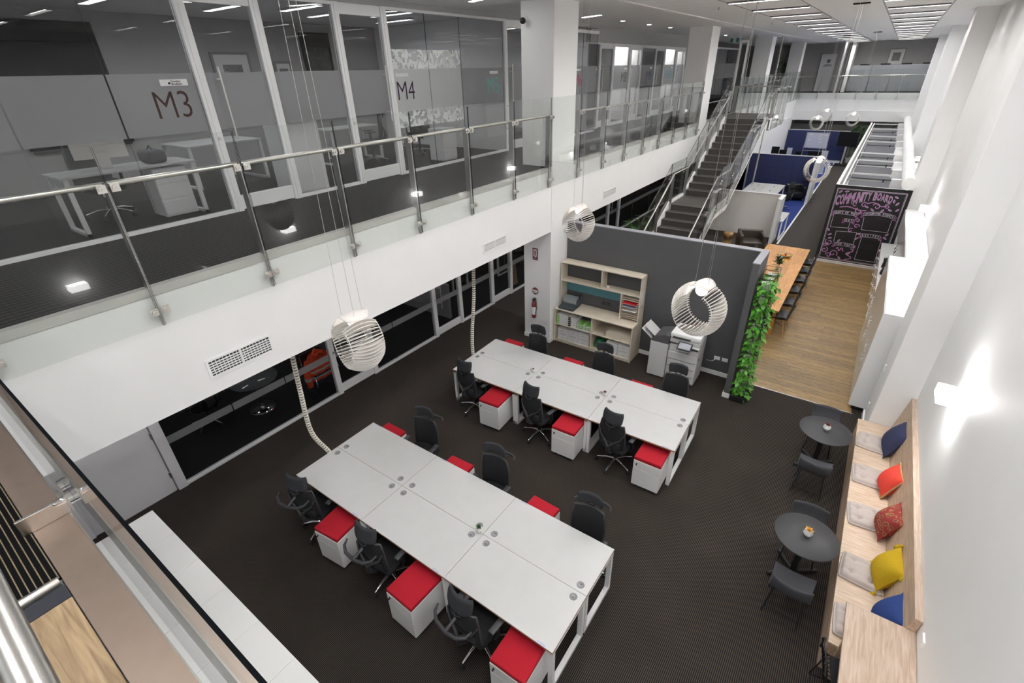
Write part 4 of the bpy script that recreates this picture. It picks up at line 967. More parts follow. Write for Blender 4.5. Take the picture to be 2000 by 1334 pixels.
for j in range(5):
    x = (.085, .375, .66, 1.39, 1.68)[j]
    t = thing('archive_box', 'white printed paper carton on the bottom shelf of the bookcase, %s' % ('left bay, first', 'left bay, middle', 'left bay, third', 'right bay, inner', 'right bay, outer')[j], 'box', (bx+x+.14, by+.20, .078), 0, 'paper cartons in the bookcase')
    MB().rbox(-.138, .138, -.17, .17, 0, .30, .004, 1).obj('carton', PAPER, t)
    MB().box(-.14, .14, -.172, -.169, .295, .302).box(-.139, .139, -.172, -.17, .225, .23).obj('lid_edge', mat('carton_edge_grey', (.45,.45,.45), .8), t)  # grey lines along the lid
    b = MB()
    for q_ in range(4): b.bar((-.04+.02*q_, -.1725, .242), (-.03+.02*q_, -.1725, .262), .006, .001, (0, 1, 0))
    b.obj('carton_print', REDP, t)
    MB().box(-.10, .10, -.1722, -.1712, .16, .168).box(-.09, .09, -.1722, -.1712, .14, .146).box(-.05, .05, -.1722, -.1712, .05, .057).obj('print_lines', mat('print_grey', (.35,.35,.35), .8), t)
t = thing('storage_tray', 'shallow pale drawer tray in the upper right bookcase bay', 'tray', (bx+1.66, by+.10, .492)); MB().box(-.30, .30, -.07, -.05, 0, .15).box(-.30, .30, -.05, .30, 0, .02).box(-.30, -.28, -.05, .3, .02, .15).box(.28, .30, -.05, .3, .02, .15).box(-.28, .28, .28, .3, .02, .15).obj('tray_body', BIRCH, t); MB().box(-.28, .28, -.05, .28, .145, .152).obj('lid', BIRCH, t)
t = thing('green_bag', 'crumpled green bag on the bottom shelf of the right bookcase bay', 'bag', (bx+1.18, by+.2, .078)); 
def bagf(u, v):
    a = 2*pi*u; r_ = .13*(.5+.5*sin(pi*min(1, v*1.1)))*(1+.18*sin(5*a+v*6)); return Vector((r_*cos(a)*1.1, r_*sin(a), .22*v+.02*sin(3*a)))
MB().grid(bagf, 20, 8).obj('bag_body', mat('green_fabric', (.02,.20,.06), .6), t)
MB().tube([(.02, -.02, .21), (.06, -.03, .26), (.03, .0, .25)], .012, 6).obj('bag_knot', mat('green_fabric', (.02,.20,.06), .6), t)
for i, (c, m_, nm) in enumerate(((1.33, REDP, 'red'), (1.255, mat('lavender_paper', (.42,.42,.60), .7), 'lavender'), (1.165, PAPER, 'white'))):
    t = thing('document_tray', '%s folder slid into the bookcase pigeonholes' % nm, 'folder', (bx+1.77, by+.39, c)); MB().rbox(-.16, .16, -.17, .12, 0, .022 if i == 0 else .010, .003, 1).obj('cover', m_, t); MB().box(-.15, .15, -.172, -.168, .004, .008).obj('paper_edge', PAPER, t)
faceted_pot('succulent_pot', 'tiny white pot of brown succulent on the hutch shelf of the bookcase', (bx+1.18, by+.36, 1.545), 'brown')
# ================================================================ PRINTER
t = thing('photocopier', 'tall white office photocopier with finisher beside the charcoal wall', 'printer', (-2.46, 8.9, 0), R(1))
MB().rbox(0, .60, 0, .56, .05, .74, .012, 1).obj('main_body', PRINTG, t)
for z in (.08, .22, .40, .57): MB().box(.02, .58, -.006, 0, z, z+.006).obj('drawer_line', GREYP, t)
for z in (.30, .48): MB().box(.22, .38, -.008, 0, z, z+.02).obj('tray_grip', mat('printer_mid_grey', (.35,.35,.36), .5), t)  # mid grey tone for the grips and the output tray
MB().rbox(0.0, .42, .06, .56, .74, .86, .008, 1).box(.42, .60, .0, .56, .74, .92).obj('output_housing', PRINTG, t)
MB().box(.02, .42, .02, .40, .745, .752).obj('output_tray', mat('printer_mid_grey', (.35,.35,.36), .5), t)
MB().rbox(-.01, .60, .06, .56, .92, 1.02, .01, 1).obj('scanner_unit', PRINTG, t)
MB().rbox(-.01, .60, .05, .57, 1.03, 1.15, .018, 2).obj('document_feeder', GLOSSW, t)
MB().box(.05, .40, .02, .10, 1.05, 1.075).obj('feeder_slot', GREYP, t)
d = MB().rbox(-.14, .14, -.10, .10, -.012, .012, .008, 1).xf(Matrix.Translation((.33, -.06, .95)) @ Matrix.Rotation(R(28), 4, 'X')).obj('control_panel', BLACKP, t)
MB().rbox(-.115, .115, -.072, .072, .0121, .0135, .001, 1).xf(Matrix.Translation((.33, -.06, .95)) @ Matrix.Rotation(R(28), 4, 'X')).obj('touch_screen', SCRL, d)
MB().rbox(.46, .59, -.03, .05, .88, .915, .006, 1).obj('card_reader', BLACKP, t)
f = MB().rbox(-.40, -.02, .02, .50, .03, .86, .01, 1).obj('finisher', PRINTG, t)
MB().prism([(-.02, .86), (-.40, .86), (-.30, 1.0), (-.10, 1.06), (-.02, 1.04)], 1, .02, .50).obj('finisher_top', mat('finisher_dark', (.10,.10,.105), .5), f)
for i, (x, z, L) in enumerate(((-.42, .96, .30), (-.36, 1.04, .26))): MB().rbox(-.15, .15, -.17, .17, -.006, .006, .004, 1).xf(Matrix.Translation((x-.10, .25, z)) @ Matrix.Rotation(R(38), 4, 'Y')).obj('paper_catch_tray', PRINTG, f)
for x in (.05, .55): MB().cyl((x, .08, 0), (x, .08, .05), .025, 10).obj('foot', BLACKP, t)
MB().rbox(.60, .605, .12, .16, .60, .66, .001, 1).obj('side_grip', GREYP, t)
for i, x in enumerate((-1.63, -1.47)):
    o = thing('wall_socket', 'white wall socket low on the charcoal wall, %s' % ('behind the photocopier cable' if i == 0 else 'nearer the planted return wall'), 'socket', (x, 9.70, .42)); MB().rbox(-.06, .06, -.012, 0, -.04, .04, .002, 1).obj('plate', WMETAL, o); MB().box(-.02, .0, -.016, -.012, .0, .02).box(.02, .03, -.016, -.012, 0, .02).obj('rocker', PAPER, o)
tag(MB().tube([(-1.64, 9.685, .41), (-1.70, 9.62, .36), (-1.80, 9.50, .42)], .006, 6).obj('power_cable', PAPER), 'thin white power cable from the wall socket to the photocopier', 'cable')
# ================================================================ PILLAR ITEMS
t = thing('fire_extinguisher', 'small red fire extinguisher with white label hung on the pillar', 'extinguisher', (-5.80, 8.95, .62))
MB().lathe([(.0001, 0), (.052, .005), (.055, .02), (.055, .36), (.04, .41), (.018, .43), (.018, .46)], 16, (0, -.06, 0)).obj('cylinder', mat('extinguisher_red', (.22,.035,.03), .35), t)
MB().lathe([(.0556, .10), (.0556, .30)], 16, (0, -.06, 0)).obj('white_band', PAPER, t)
MB().box(-.012, .012, -.13, -.02, .46, .475).box(-.012, .012, -.12, -.03, .50, .512).cyl((0, -.06, .45), (0, -.06, .5), .014, 8).obj('trigger', BLACKP, t)
MB().tube([(.015, -.06, .47), (.07, -.07, .44), (.075, -.07, .25), (.06, -.08, .12)], .010, 7).obj('hose', BLACKP, t)
MB().box(-.03, .03, -.005, 0, .1, .5).obj('wall_bracket', STEEL, t)
t = thing('extinguisher_sign', 'red and white fire extinguisher sign high on the pillar', 'sign', (-5.80, 8.955, 2.22)); MB().box(-.07, .07, -.006, 0, -.14, .14).obj('sign_plate', mat('sign_maroon', (.16,.02,.025), .5), t); MB().box(-.045, .045, -.008, -.006, -.055, .115).obj('white_panel', PAPER, t); MB().box(-.016, .016, -.010, -.008, -.035, .085).obj('pictogram', REDP, t)
link('sign_lettering', text_mesh('FIRE', .035, PAPER, 'CENTER', .0005), t, (0, -.0075, -.085), 0, (pi/2,0,0)); link('sign_lettering', text_mesh('EXTINGUISHER', .017, PAPER, 'CENTER', .0005), t, (0, -.0075, -.115), 0, (pi/2,0,0))
t = thing('type_sign', 'round maroon and white sign just above the extinguisher', 'sign', (-5.80, 8.955, 1.30)); MB().lathe([(.0001, 0), (.09, 0), (.09, .005), (.0001, .006)], 22).xf(Matrix.Rotation(pi/2, 4, 'X')).obj('sign_disc', mat('sign_maroon', (.16,.02,.025), .5), t); MB().box(-.075, .075, -.009, -.006, -.02, .025).box(-.05, .05, -.009, -.006, -.055, -.03).obj('white_panel', PAPER, t)
t = thing('light_switch', 'white switch plate on the column beside the bookcase', 'switch', (-5.37, 9.35, 1.05)); MB().rbox(0, .010, -.035, .035, -.05, .05, .002, 1).obj('plate', WMETAL, t); MB().box(.01, .014, -.01, .01, -.015, .015).obj('rocker', PAPER, t)
t = thing('security_camera', 'black dome security camera at the top of the big column', 'camera', (-6.0, 8.94, 6.72)); MB().cyl((0, .02, .03), (0, -.05, .03), .05, 14).obj('mount', WMETAL, t); MB().ball((0, -.09, 0), .055, 14, 8).obj('dome', BLACKP, t)
# ================================================================ GREEN WALL RACK
t = thing('plant_rack', 'tall black wire rack holding potted climbers against the return wall', 'plant rack', (-1.11, 8.95, 0))
RW, RD = .24, .235
MB().rbox(-.0, .25, -.06, .72, 0, .13, .004, 1).obj('base_planter', BLACKM, t)
for u in range(3):
    y0 = .0+.25*u; f = MB()
    for x in (0, RW):
        for y in (y0, y0+RD): f.bar((x, y, .12), (x, y, 2.62), .008, .008)
    for z in (.5, .9, 1.3, 1.7, 2.1, 2.42, 2.62):
        f.bar((0, y0, z), (RW, y0, z), .007, .007).bar((0, y0+RD, z), (RW, y0+RD, z), .007, .007).bar((0, y0, z), (0, y0+RD, z), .007, .007).bar((RW, y0, z), (RW, y0+RD, z), .007, .007)
    f.obj('wire_frame', BLACKM, t)
leafm = MB().add([(0,0,0), (.028,.022,.006), (.034,.052,.002), (0,.105,-.014), (-.034,.052,.002), (-.028,.022,.006), (0,.04,-.006)], [(0,1,6), (1,2,6), (2,3,6), (3,4,6), (4,5,6), (5,0,6)], 0, True).mesh('leaf', LEAFG)
rr = random.Random(5); potn = 0; names = ('lowest', 'second', 'third', 'fourth', 'fifth', 'sixth', 'seventh', 'top')
for row, z in enumerate((.15, .52, .88, 1.22, 1.56, 1.90, 2.14, 2.40)):
    for col in range(3):
        if col == 2 and row not in (6, 7): continue
        py = .12+.25*col
        pt = thing('climbing_plant', 'bright green trailing pothos in a white pot, %s level of the rack, %s' % (names[row], ('front column', 'middle column', 'back column')[col]), 'plant', (-1.11+.12, 8.95+py, z), 0, 'trailing plants in the wire rack')
        MB().lathe([(.055, 0), (.075, .11), (.080, .112), (.070, .112), (.066, .10), (.0001, .10)], 14).obj('pot', POTW, pt)
        nl = 44 if col == 0 else 30
        st_ = MB()
        for i in range(nl):
            a = rr.uniform(0, 2*pi); 
            if col == 0: a = rr.choice((rr.uniform(-pi, 0), rr.uniform(-pi*.6, pi*.6)))
            rad_ = rr.uniform(.06, .20); dz = .16 - rr.random()**.8*.36*(rad_/.2) + rr.uniform(-.04, .04)
            px, py_ = rad_*cos(a)*.85, rad_*sin(a)*.75
            if px < -.05: px = -.05
            lf = link('leaf', leafm, pt, (px, py_, dz+.02)); s = rr.uniform(.75, 1.35)
            yaw = math.atan2(py_, px)-pi/2+rr.uniform(-.7, .7)
            lf.rotation_euler = (rr.uniform(-1.0, .25), rr.uniform(-.4, .4), yaw); lf.scale = (s, s, s)
            if i % 4 == 0: st_.tube([(0, 0, .09), (px*.5, py_*.5, .13), (px, py_, dz+.02)], .003, 4)
        st_.obj('stem', mat('stem_green', (.08,.22,.03), .6), pt)
# ================================================================ DINING TABLE
t = thing('dining_table', 'long honey coloured timber dining table beyond the charcoal wall', 'table', (-1.52, 14.75, 0))
for i, (a, b) in enumerate(((-.60, -.38), (-.38, -.02), (-.02, .30), (.30, .62))):
    for s, (c, d) in enumerate(((-2.66, -.35), (-.35, 1.05), (1.05, 2.66))):
        MB().rbox(a+.0008, b-.0008, c+.0008, d-.0008, .70, .74, .002, 1).obj('table_board', TABW, t)
for sx in (-.5, .52):
    for sy in (-2.45, 2.45): MB().rbox(sx-.045, sx+.045, sy-.045, sy+.045, 0, .70, .005, 1).obj('leg', TABW, t)
MB().box(-.5, .52, -2.42, -2.38, .60, .70).box(-.5, .52, 2.38, 2.42, .60, .70).obj('apron', TABW, t)
def make_dchair():
    t = thing('dining_chair', '', 'chair')
    def f(u, v):   # bucket shell: v 0 front .. 1 top of back
        w_ = .23*(1-.35*max(0, v-.6)); x = (2*u-1)*w_
        if v < .55: y = .20-.40*v/.55; z = .44-.02*sin(pi*v/.55)+.05*(2*u-1)**4
        else:
            k = (v-.55)/.45; y = -.20-.10*k; z = .44+.36*k-.02*(1-k)+ -.05*(2*u-1)**4*k
        y += .08*(2*u-1)**2*max(0, v-.35); z += .07*(2*u-1)**4*sin(pi*min(1, v/.9))
        return Vector((x, y, z)), (Vector((0, 0, 1)) if v < .5 else Vector((0, 1, .25)).normalized())
    MB().slab(f, 8, 12, .012).obj('seat_shell', BLACKP, t)
    for sx in (-1, 1):
        for sy in (-1, 1): MB().tube([(sx*.13, sy*.12, .43), (sx*.215, sy*.21, 0)], [.014, .010], 8).obj('leg', LEGW, t)
    MB().tube([(-.16, -.15, .28), (.16, .15, .28)], .005, 5).tube([(.16, -.15, .28), (-.16, .15, .28)], .005, 5).obj('wire_brace', BLACKM, t)
    return t
dc0 = make_dchair(); fst = True
for side, x, rz in (('window', -.90, pi/2), ('stair', -2.12, -pi/2)):
    for i, y in enumerate((12.45, 13.35, 14.3, 15.2, 16.05, 16.85)):
        lab = 'black shell dining chair on the %s side of the table, %s from near end' % ('kitchen' if side == 'window' else 'stair', ('first', 'second', 'third', 'fourth', 'fifth', 'sixth')[i])
        c = dc0 if fst else dup(dc0, (0,0,0), 0, lab); fst = False
        c.location = (x, y, 0); c.rotation_euler.z = rz; c['label'] = lab; c['group'] = 'dining chairs'
t = thing('fruit_bowl', 'round timber bowl with fruit on the dining table', 'bowl', (-1.45, 16.3, .74))
MB().lathe([(.0001, .012), (.10, .012), (.19, .085), (.205, .085), (.20, .07), (.11, 0), (.0001, 0)], 24).obj('bowl_body', mat('bowl_wood', (.36,.24,.10), .4), t)
for i, (x, y, c) in enumerate(((.02, .03, REDP), (-.07, -.03, mat('orange_fruit', (.75,.30,.03), .5)), (.08, -.05, mat('lemon_fruit', (.75,.55,.08), .5)))):
    tag(MB().ball((0, 0, .045), .045, 12, 8).obj('fruit', c, None, (-1.45+x, 16.3+y, .752)), ('red', 'orange', 'yellow')[i]+' fruit in the timber bowl on the dining table', 'fruit')
t = thing('flower_vase', 'glass vase of white lily and green leaves on the dining table', 'vase', (-1.44, 14.95, .74))
MB().lathe([(.0001, 0), (.05, 0), (.055, .09), (.04, .14), (.05, .17)], 14).obj('vase_body', glassmat('vase_glass', (.85,.9,.88), 1.45), t)
rr = random.Random(2); lm = MB().add([(0,0,0), (.03,.05,.01), (0,.14,0), (-.03,.05,.01)], [(0,1,2,3)], 0, True).mesh('leaf', LEAFD)
for i in range(34):
    a = i*2.4; l = link('leaf', lm, t, (.03*cos(a), .03*sin(a), .16+.006*i)); l.rotation_euler = (rr.uniform(-.1, 1.0), 0, a+rr.uniform(-.3, .3)); l.scale = (1.3,)*3
for i in range(3): 
    a = i*2.1; MB().lathe([(.004, 0), (.012, .05), (.035, .10), (.0001, .03)], 7).xf(Matrix.Rotation(a, 4, 'Z') @ Matrix.Rotation(.5, 4, 'X')).obj('flower', PAPER, t, (.02*cos(a), .02*sin(a), .34))
MB().tube([(0, 0, .05), (.01, .01, .35)], .004, 5).obj('stem', mat('stem_green', (.08,.22,.03), .6), t)
# ================================================================ CHALKBOARD
t = thing('community_chalkboard', 'large black chalkboard wall lettered COMMUNITY BOARD in pink and white', 'chalkboard', (0, 18.75, 0))
MB().box(-.78, 1.19, .0, .05, .10, 2.52).obj('board_panel', CHALK, t)
MB().box(-.79, 1.19, -.012, .05, .0, .045).box(-.79, 1.19, -.012, .05, .065, .10).obj('skirting', WMETAL, t)
def chalk(b, m, name='chalk_drawing'): return b.obj(name, m, t)
def line(b, pts, w_=.010, y=-.003, close=False):
    P = [Vector((x, y, z)) for x, z in pts]
    if close: P.append(P[0])
    for a, c in zip(P[:-1], P[1:]): b.bar(a, c, .002 if False else w_, .002, (0, 1, 0)) if (c-a).length > 1e-4 else None
    return b
b = MB(); 
line(b, [(-.70, 2.42), (1.09, 2.42), (1.09, .14), (-.67, .14)], .014, -.003, True); line(b, [(-.675, 2.395), (1.065, 2.395), (1.065, .165), (-.645, .165)], .006, -.003, True)
chalk(b, CHW, 'chalk_border')
title = 'COMMUNITY BOARD'
def interp(x, P):
    for (a, c), (b_, d) in zip(P[:-1], P[1:]):
        if x <= b_: return c+(d-c)*(x-a)/(b_-a)
    return P[-1][1]
cw = {'I': .042, 'M': .118, 'N': .098, 'C': .108, 'O': .100, ' ': .045}
x = -.665
for ch in title:
    wd = cw.get(ch, .094)
    if ch != ' ':
        xc = x+wd/2; zb = interp(xc, [(-.67, 1.88), (-.06, 2.04), (.23, 2.13), (.5, 2.155), (.80, 2.09)]); zt = interp(xc, [(-.67, 2.21), (-.14, 2.345), (.22, 2.385), (.5, 2.37), (.80, 2.30)])
        for m_, bold, dy, pad, nm in ((CHW, .035, -.0025, .0, 'chalk_letter_outline'), (CHP, .0, -.005, .010, 'chalk_letter')):
            me = text_mesh(ch, 1.0, m_, 'CENTER', .002, bold)
            X0, X1 = min(v.co.x for v in me.vertices), max(v.co.x for v in me.vertices); Y0, Y1 = min(v.co.y for v in me.vertices), max(v.co.y for v in me.vertices)
            for v in me.vertices:
                v.co.x = -wd*.46+pad+(v.co.x-X0)/(X1-X0)*(wd*.92-2*pad); v.co.y = pad+(v.co.y-Y0)/(Y1-Y0)*(zt-zb-2*pad); v.co.z *= .3
            link(nm, me, t, (xc, dy, zb), 0, (pi/2, 0, 0))
    x += wd+.004
def ribbon(x0, x1, z0, arch, s_, h=.10, size=.075):
    b = MB(); K = 14; top = [(x0+(x1-x0)*i/K, z0+arch*sin(pi*i/K)+h/2) for i in range(K+1)]; bot = [(x, z-h) for x, z in top]
    line(b, top+bot[::-1], .009, -.003, True); chalk(b, CHW, 'chalk_ribbon')
    b2 = MB()
    for s in (-1, 1):
        xe = x0 if s < 0 else x1; line(b2, [(xe, z0+.04), (xe+s*.05, z0+.0), (xe+s*.02, z0-.06), (xe+s*.06, z0-.10), (xe-s*.02, z0-.09), (xe, z0-.05)], .014, -.0035)
    chalk(b2, CHP, 'chalk_flourish')
    m_ = len(s_)
    for i, ch in enumerate(s_):
        if ch == ' ': continue
        u = (i+.5)/m_; x = x0+(x1-x0)*(.04+.92*u); z = z0+arch*sin(pi*u)-size*.34; sl = arch*pi*cos(pi*u)/(x1-x0)
        me = text_mesh(ch, size*1.15, CHW, 'CENTER', .0006, .0022)
        for v in me.vertices: v.co.x *= .8
        link('chalk_letter', me, t, (x, -.0045, z), 0, (pi/2, -math.atan(sl), 0))
ribbon(-.62, .0, 1.66, .03, 'QUOTE OF THE'); ribbon(-.27, -.03, 1.46, .0, 'DAY', .09, .07); ribbon(.18, .98, 1.70, .06, 'UPCOMING EVENTS'); ribbon(-.34, .18, .66, .02, 'FUN FACT'); ribbon(.29, .80, 1.04, .02, 'RECIPES')
b = MB()
for pts in (((-.60, 1.60), (-.60, 1.19), (-.10, 1.22), (-.10, 1.40)), ((.22, 1.60), (.25, 1.22), (.94, 1.22), (.94, 1.62)), ((-.38, .72), (-.40, 1.08), (.16, 1.11), (.17, .72)), ((.33, .98), (.33, .24), (.88, .24), (.85, .98))):
    line(b, pts, .011)
chalk(b, CHW, 'chalk_frame')
rr = random.Random(21)
for (x, z, L, n_) in ((-.55, 1.52, .20, 1), (-.56, 1.45, .28, 1), (-.56, 1.38, .24, 1), (-.56, 1.31, .30, 1), (.30, 1.575, .55, 1), (.32, 1.52, .56, 1), (.30, 1.46, .28, 1), (.31, 1.40, .42, 1), (.31, 1.35, .40, 1), (.32, 1.30, .34, 1), (-.34, 1.02, .36, 1), (-.34, .95, .40, 1), (-.34, .88, .30, 1), (.39, .92, .30, 1), (.39, .78, .22, 1), (.39, .71, .30, 1), (.39, .64, .26, 1)):
    b = MB(); xx = x
    while xx < x+L:
        wl = rr.uniform(.04, .10); P = []; k = 0
        while k*.008 < wl: P.append((xx+k*.008, z+rr.uniform(-.004, .022))); k += 1
        if len(P) > 1: line(b, P, .0045, -.0035)
        xx += wl+.022
    chalk(b, CHD, 'chalk_handwriting')
def spiral(cx, cz, r, turns, a0, s=1, w_=.012, tail=None):
    P = [(cx+r*(1-k/26*.82)*cos(a0+s*turns*2*pi*k/26), cz+r*(1-k/26*.82)*sin(a0+s*turns*2*pi*k/26)) for k in range(27)]
    if tail: P = [tail]+P
    return P
fl_ = [spiral(-.50, .70, .12, 1.0, 2.5, 1), spiral(-.57, .42, .10, 1.2, 1.2, -1), spiral(-.30, .33, .13, 1.1, -.5, 1), spiral(-.42, .25, .09, 1.1, 3, -1), spiral(.12, 1.98, .09, 1.1, .5, 1), spiral(.45, 1.96, .11, 1.0, 2.8, -1), spiral(.72, 2.0, .09, 1.1, 1, 1), spiral(.03, 1.78, .10, 1.1, 2, 1), spiral(-.12, 2.0, .08, 1.0, -1, -1), spiral(.10, 1.30, .08, 1.0, 0, 1), spiral(.08, 1.48, .07, 1.0, 3, -1), spiral(-.02, 1.15, .08, .9, 1, 1), spiral(-.58, .58, .08, 1, 0, 1), spiral(.93, .62, .06, 1, 1, 1)]
fl_.append([(-.25+.0125*k/2, .50+.05*sin(k*.33)) for k in range(36)]); fl_.append([(.14+.09*sin(k*.31), .56-.0115*k) for k in range(36)]); fl_.append([(-.5+.09*k, 1.84+.04*sin(k*.7)) for k in range(9)]); fl_.append([(.2+.075*k, 2.03+.05*sin(k*.9)) for k in range(8)])
for P in fl_: 
    b = MB(); line(b, P, .026, -.003); chalk(b, CHP, 'chalk_flourish'); b = MB(); line(b, [(x-.008, z+.010) for x, z in P], .006, -.0045); chalk(b, CHW, 'chalk_highlight')
rr = random.Random(9)
for (x, z, a) in ((-.60, 2.32, .8), (-.43, 2.34, .2), (.86, 2.29, -.6), (.83, 2.17, 1.6), (.93, 2.10, .9), (.20, 1.93, -.4), (.36, 1.86, -.6), (.62, 1.86, .9), (.80, 1.90, -.4), (.98, 1.92, .9), (.08, 1.72, .7), (-.62, 1.10, -1), (-.55, .95, .5), (-.52, .83, .3), (-.55, .62, 1.2), (.22, 1.08, .4), (.20, .92, .8), (.22, .64, 1.5), (.94, 1.15, .9), (.92, 1.04, -.5), (1.0, .85, 1.4), (.12, .40, .7), (-.10, .22, -.7), (-.25, .78, 1), (.97, .45, .6), (.96, .3, 1.2)):
    for m_, sc_, dy in ((CHW, 1.0, -.0025), (CHP, .72, -.004)):
        P = [Vector((x+ (cos(a)*u-sin(a)*v)*sc_, dy, z+(sin(a)*u+cos(a)*v)*sc_)) for u, v in ((-.06, 0), (-.02, .026), (.03, .022), (.06, 0), (.03, -.022), (-.02, -.026))]
        MB().add(P, [(0, 1, 2, 3, 4, 5)]).obj('chalk_leaf', m_, t)
# ================================================================ MEETING PODS behind the chalkboard
t = thing('meeting_pods', 'row of roofless white framed meeting pods with grey acoustic panels behind the chalkboard', 'pods', (0, 0, 0))
PZ = 2.50
MB().box(-.78, -.70, 18.80, 40.6, 0.02, PZ).obj('side_wall', WMETAL, t)
for x in (-.78, -.62): MB().rbox(x, x+.05, 18.80, 40.4 if x < -.7 else 40.0, PZ-.05, PZ+.03, .004, 1).obj('top_beam', WMETAL, t)
MB().box(-.78, 1.19, 18.80, 18.86, PZ-.06, PZ+.02).obj('front_beam', WMETAL, t)
yb = [21.3, 24.5, 26.6, 30.7, 33.1, 36.8, 39.8]
for y in yb: MB().box(-.62, .80, y-.02, y+.02, PZ-.04, PZ+.01).obj('cross_beam', WMETAL, t); MB().box(-.62, 1.56, y+.25, y+.30, .05, PZ-.35).obj('partition', WHITE, t)
ybs = [18.95]+yb
for a, b in zip(ybs[:-1], ybs[1:]):
    fr = MB().rbox(-.52, .70, a+.35, b-.25, PZ-.25, PZ-.20, .006, 1).obj('acoustic_panel', GREYF, t)
    MB().box(-.535, -.52, a+.35, b-.25, PZ-.26, PZ-.19).box(.70, .715, a+.35, b-.25, PZ-.26, PZ-.19).obj('panel_trim', WMETAL, fr)
    MB().box(.42, .46, b-.22, b-.12, PZ-.25, PZ-.10).obj('panel_hanger', BLACKP, t)
for y in (20.4, 22.8, 26.0, 28.5, 31.5, 34.9, 38): MB().box(1.16, XR, y-.02, y+.02, PZ-.05, PZ).obj('side_rib', WMETAL, t)
MB().box(.78, XR, 18.9, 40.2, 1.9, 1.95).obj('service_shelf', GREYW, t)
t = thing('air_duct', 'long white round air duct running above the meeting pods', 'duct', (1.02, 0, 2.72))
for a, b in ((18.62, 20.6), (20.62, 23.0), (23.02, 25.6), (25.62, 28.6), (28.62, 32), (32.02, 36), (36.02, 41)): MB().cyl((0, a, 0), (0, b, 0), .175, 28).obj('duct_section', WMETAL, t)
MB().lathe([(.176, 0), (.182, .01), (.182, .05), (.176, .06)], 28).xf(Matrix.Translation((0, 20.58, 0)) @ Matrix.Rotation(pi/2, 4, 'X')).obj('joint_band', WMETAL, t)
for y in (19.4, 21.2, 22.9, 24.8, 27.0, 29.3, 32, 35, 38): MB().rbox(-.42, -.10, y-.06, y+.10, -.28, -.02, .006, 1).obj('branch_boot', WMETAL, t)
# ================================================================ KITCHEN
KX = .845
ky = [9.90, 10.5, 11.1, 11.7, 12.3, 12.9, 13.45]
kn = ('nearest', 'second', 'third', 'fourth', 'fifth', 'farthest')
GK = mat('grey_gloss_door', (.62, .62, .62), .12)
for i, (a, b) in enumerate(zip(ky[:-1], ky[1:])):
    t = thing('tall_cabinet', 'tall white gloss kitchen cabinet along the right wall, %s of the six full-height units' % kn[i], 'cabinet', (KX, (a+b)/2, 0), 0, 'tall kitchen cabinets')
    h = (b-a)/2
    MB().box(.022, XR-KX-.03, -h+.0005, h-.0005, .10, 2.05).obj('carcass', WMETAL, t); MB().box(.06, XR-KX-.03, -h, h, 0, .10).obj('plinth', BLACKP, t)
    for z0, z1, hz in ((.11, .93, .78), (.94, 2.045, 1.10)):
        d = MB().rbox(0, .020, -h+.003, h-.003, z0, z1, .002, 1).obj('door', GK, t)
        hy = (-1)**i*(h-.10)
        MB().tube([(0, hy, hz-.08), (-.032, hy, hz-.08), (-.032, hy, hz+.08), (0, hy, hz+.08)], .006, 6).obj('handle', WMETAL, d)
MB0 = struct(MB().box(KX-.003, 1.13, 9.875, 9.897, .09, 2.055).obj('trim_end_panel', WMETAL))
for i, (a, b) in enumerate(((13.46, 14.3), (14.3, 15.15), (15.15, 16.0), (16.0, 16.85), (16.85, 17.7), (17.7, 18.7))):
    t = thing('base_cabinet', 'white kitchen base cabinet with drawers, %s past the tall units' % ('first', 'second', 'third', 'fourth', 'fifth', 'last')[i], 'cabinet', (.90, (a+b)/2, 0), 0, 'base kitchen cabinets'); h = (b-a)/2
    MB().box(.022, XR-.92, -h+.001, h-.001, .10, .865).obj('carcass', WMETAL, t); MB().box(.07, XR-.9, -h, h, 0, .10).obj('plinth', BLACKP, t)
    for z0, z1 in ((.11, .38), (.39, .62), (.63, .86)):
        d = MB().rbox(0, .02, -h+.003, h-.003, z0, z1, .002, 1).obj('drawer', GK, t); MB().tube([(0, -.08, z1-.06), (-.03, -.08, z1-.06), (-.03, .08, z1-.06), (0, .08, z1-.06)], .006, 6).obj('handle', WMETAL, d)
tag(MB().rbox(.885, XR-.01, 13.46, 18.72, .868, .905, .003, 1).obj('worktop', mat('bench_stone', (.66,.66,.65), .25)), 'pale kitchen worktop along the right wall past the tall cabinets', 'worktop')
for i, (a, b) in enumerate(((13.46, 14.7), (14.7, 15.95), (15.95, 17.2), (17.2, 18.4))):
    t = thing('overhead_cabinet', 'white overhead kitchen cabinet above the worktop, %s in the row' % ('first', 'second', 'third', 'fourth')[i], 'cabinet', (1.14, (a+b)/2, 0), 0, 'overhead kitchen cabinets'); h = (b-a)/2
    MB().box(.022, XR-1.155, -h+.0005, h-.0005, 1.42, 2.05).obj('carcass', WMETAL, t)
    for s in (-1, 1): MB().rbox(0, .02, min(0, s*h)+.003, max(0, s*h)-.003, 1.425, 2.045, .002, 1).obj('door', GK, t)
t = thing('coffee_machine', 'black round coffee maker on the kitchen worktop', 'coffee machine', (1.02, 16.2, .905)); MB().lathe([(.08, 0), (.085, .02), (.07, .16), (.085, .26), (.0001, .28)], 16).obj('body', BLACKP, t); MB().tube([(.0, -.08, .05), (0, -.14, .10), (0, -.08, .2)], .01, 6).obj('handle', BLACKP, t)
t = thing('kettle', 'black kettle on the kitchen worktop', 'kettle', (1.0, 15.6, .905)); MB().lathe([(.075, 0), (.085, .03), (.06, .18), (.0001, .2)], 16).obj('body', BLACKP, t); MB().tube([(0, .06, .16), (0, .13, .14), (0, .07, .04)], .01, 6).obj('handle', BLACKP, t)
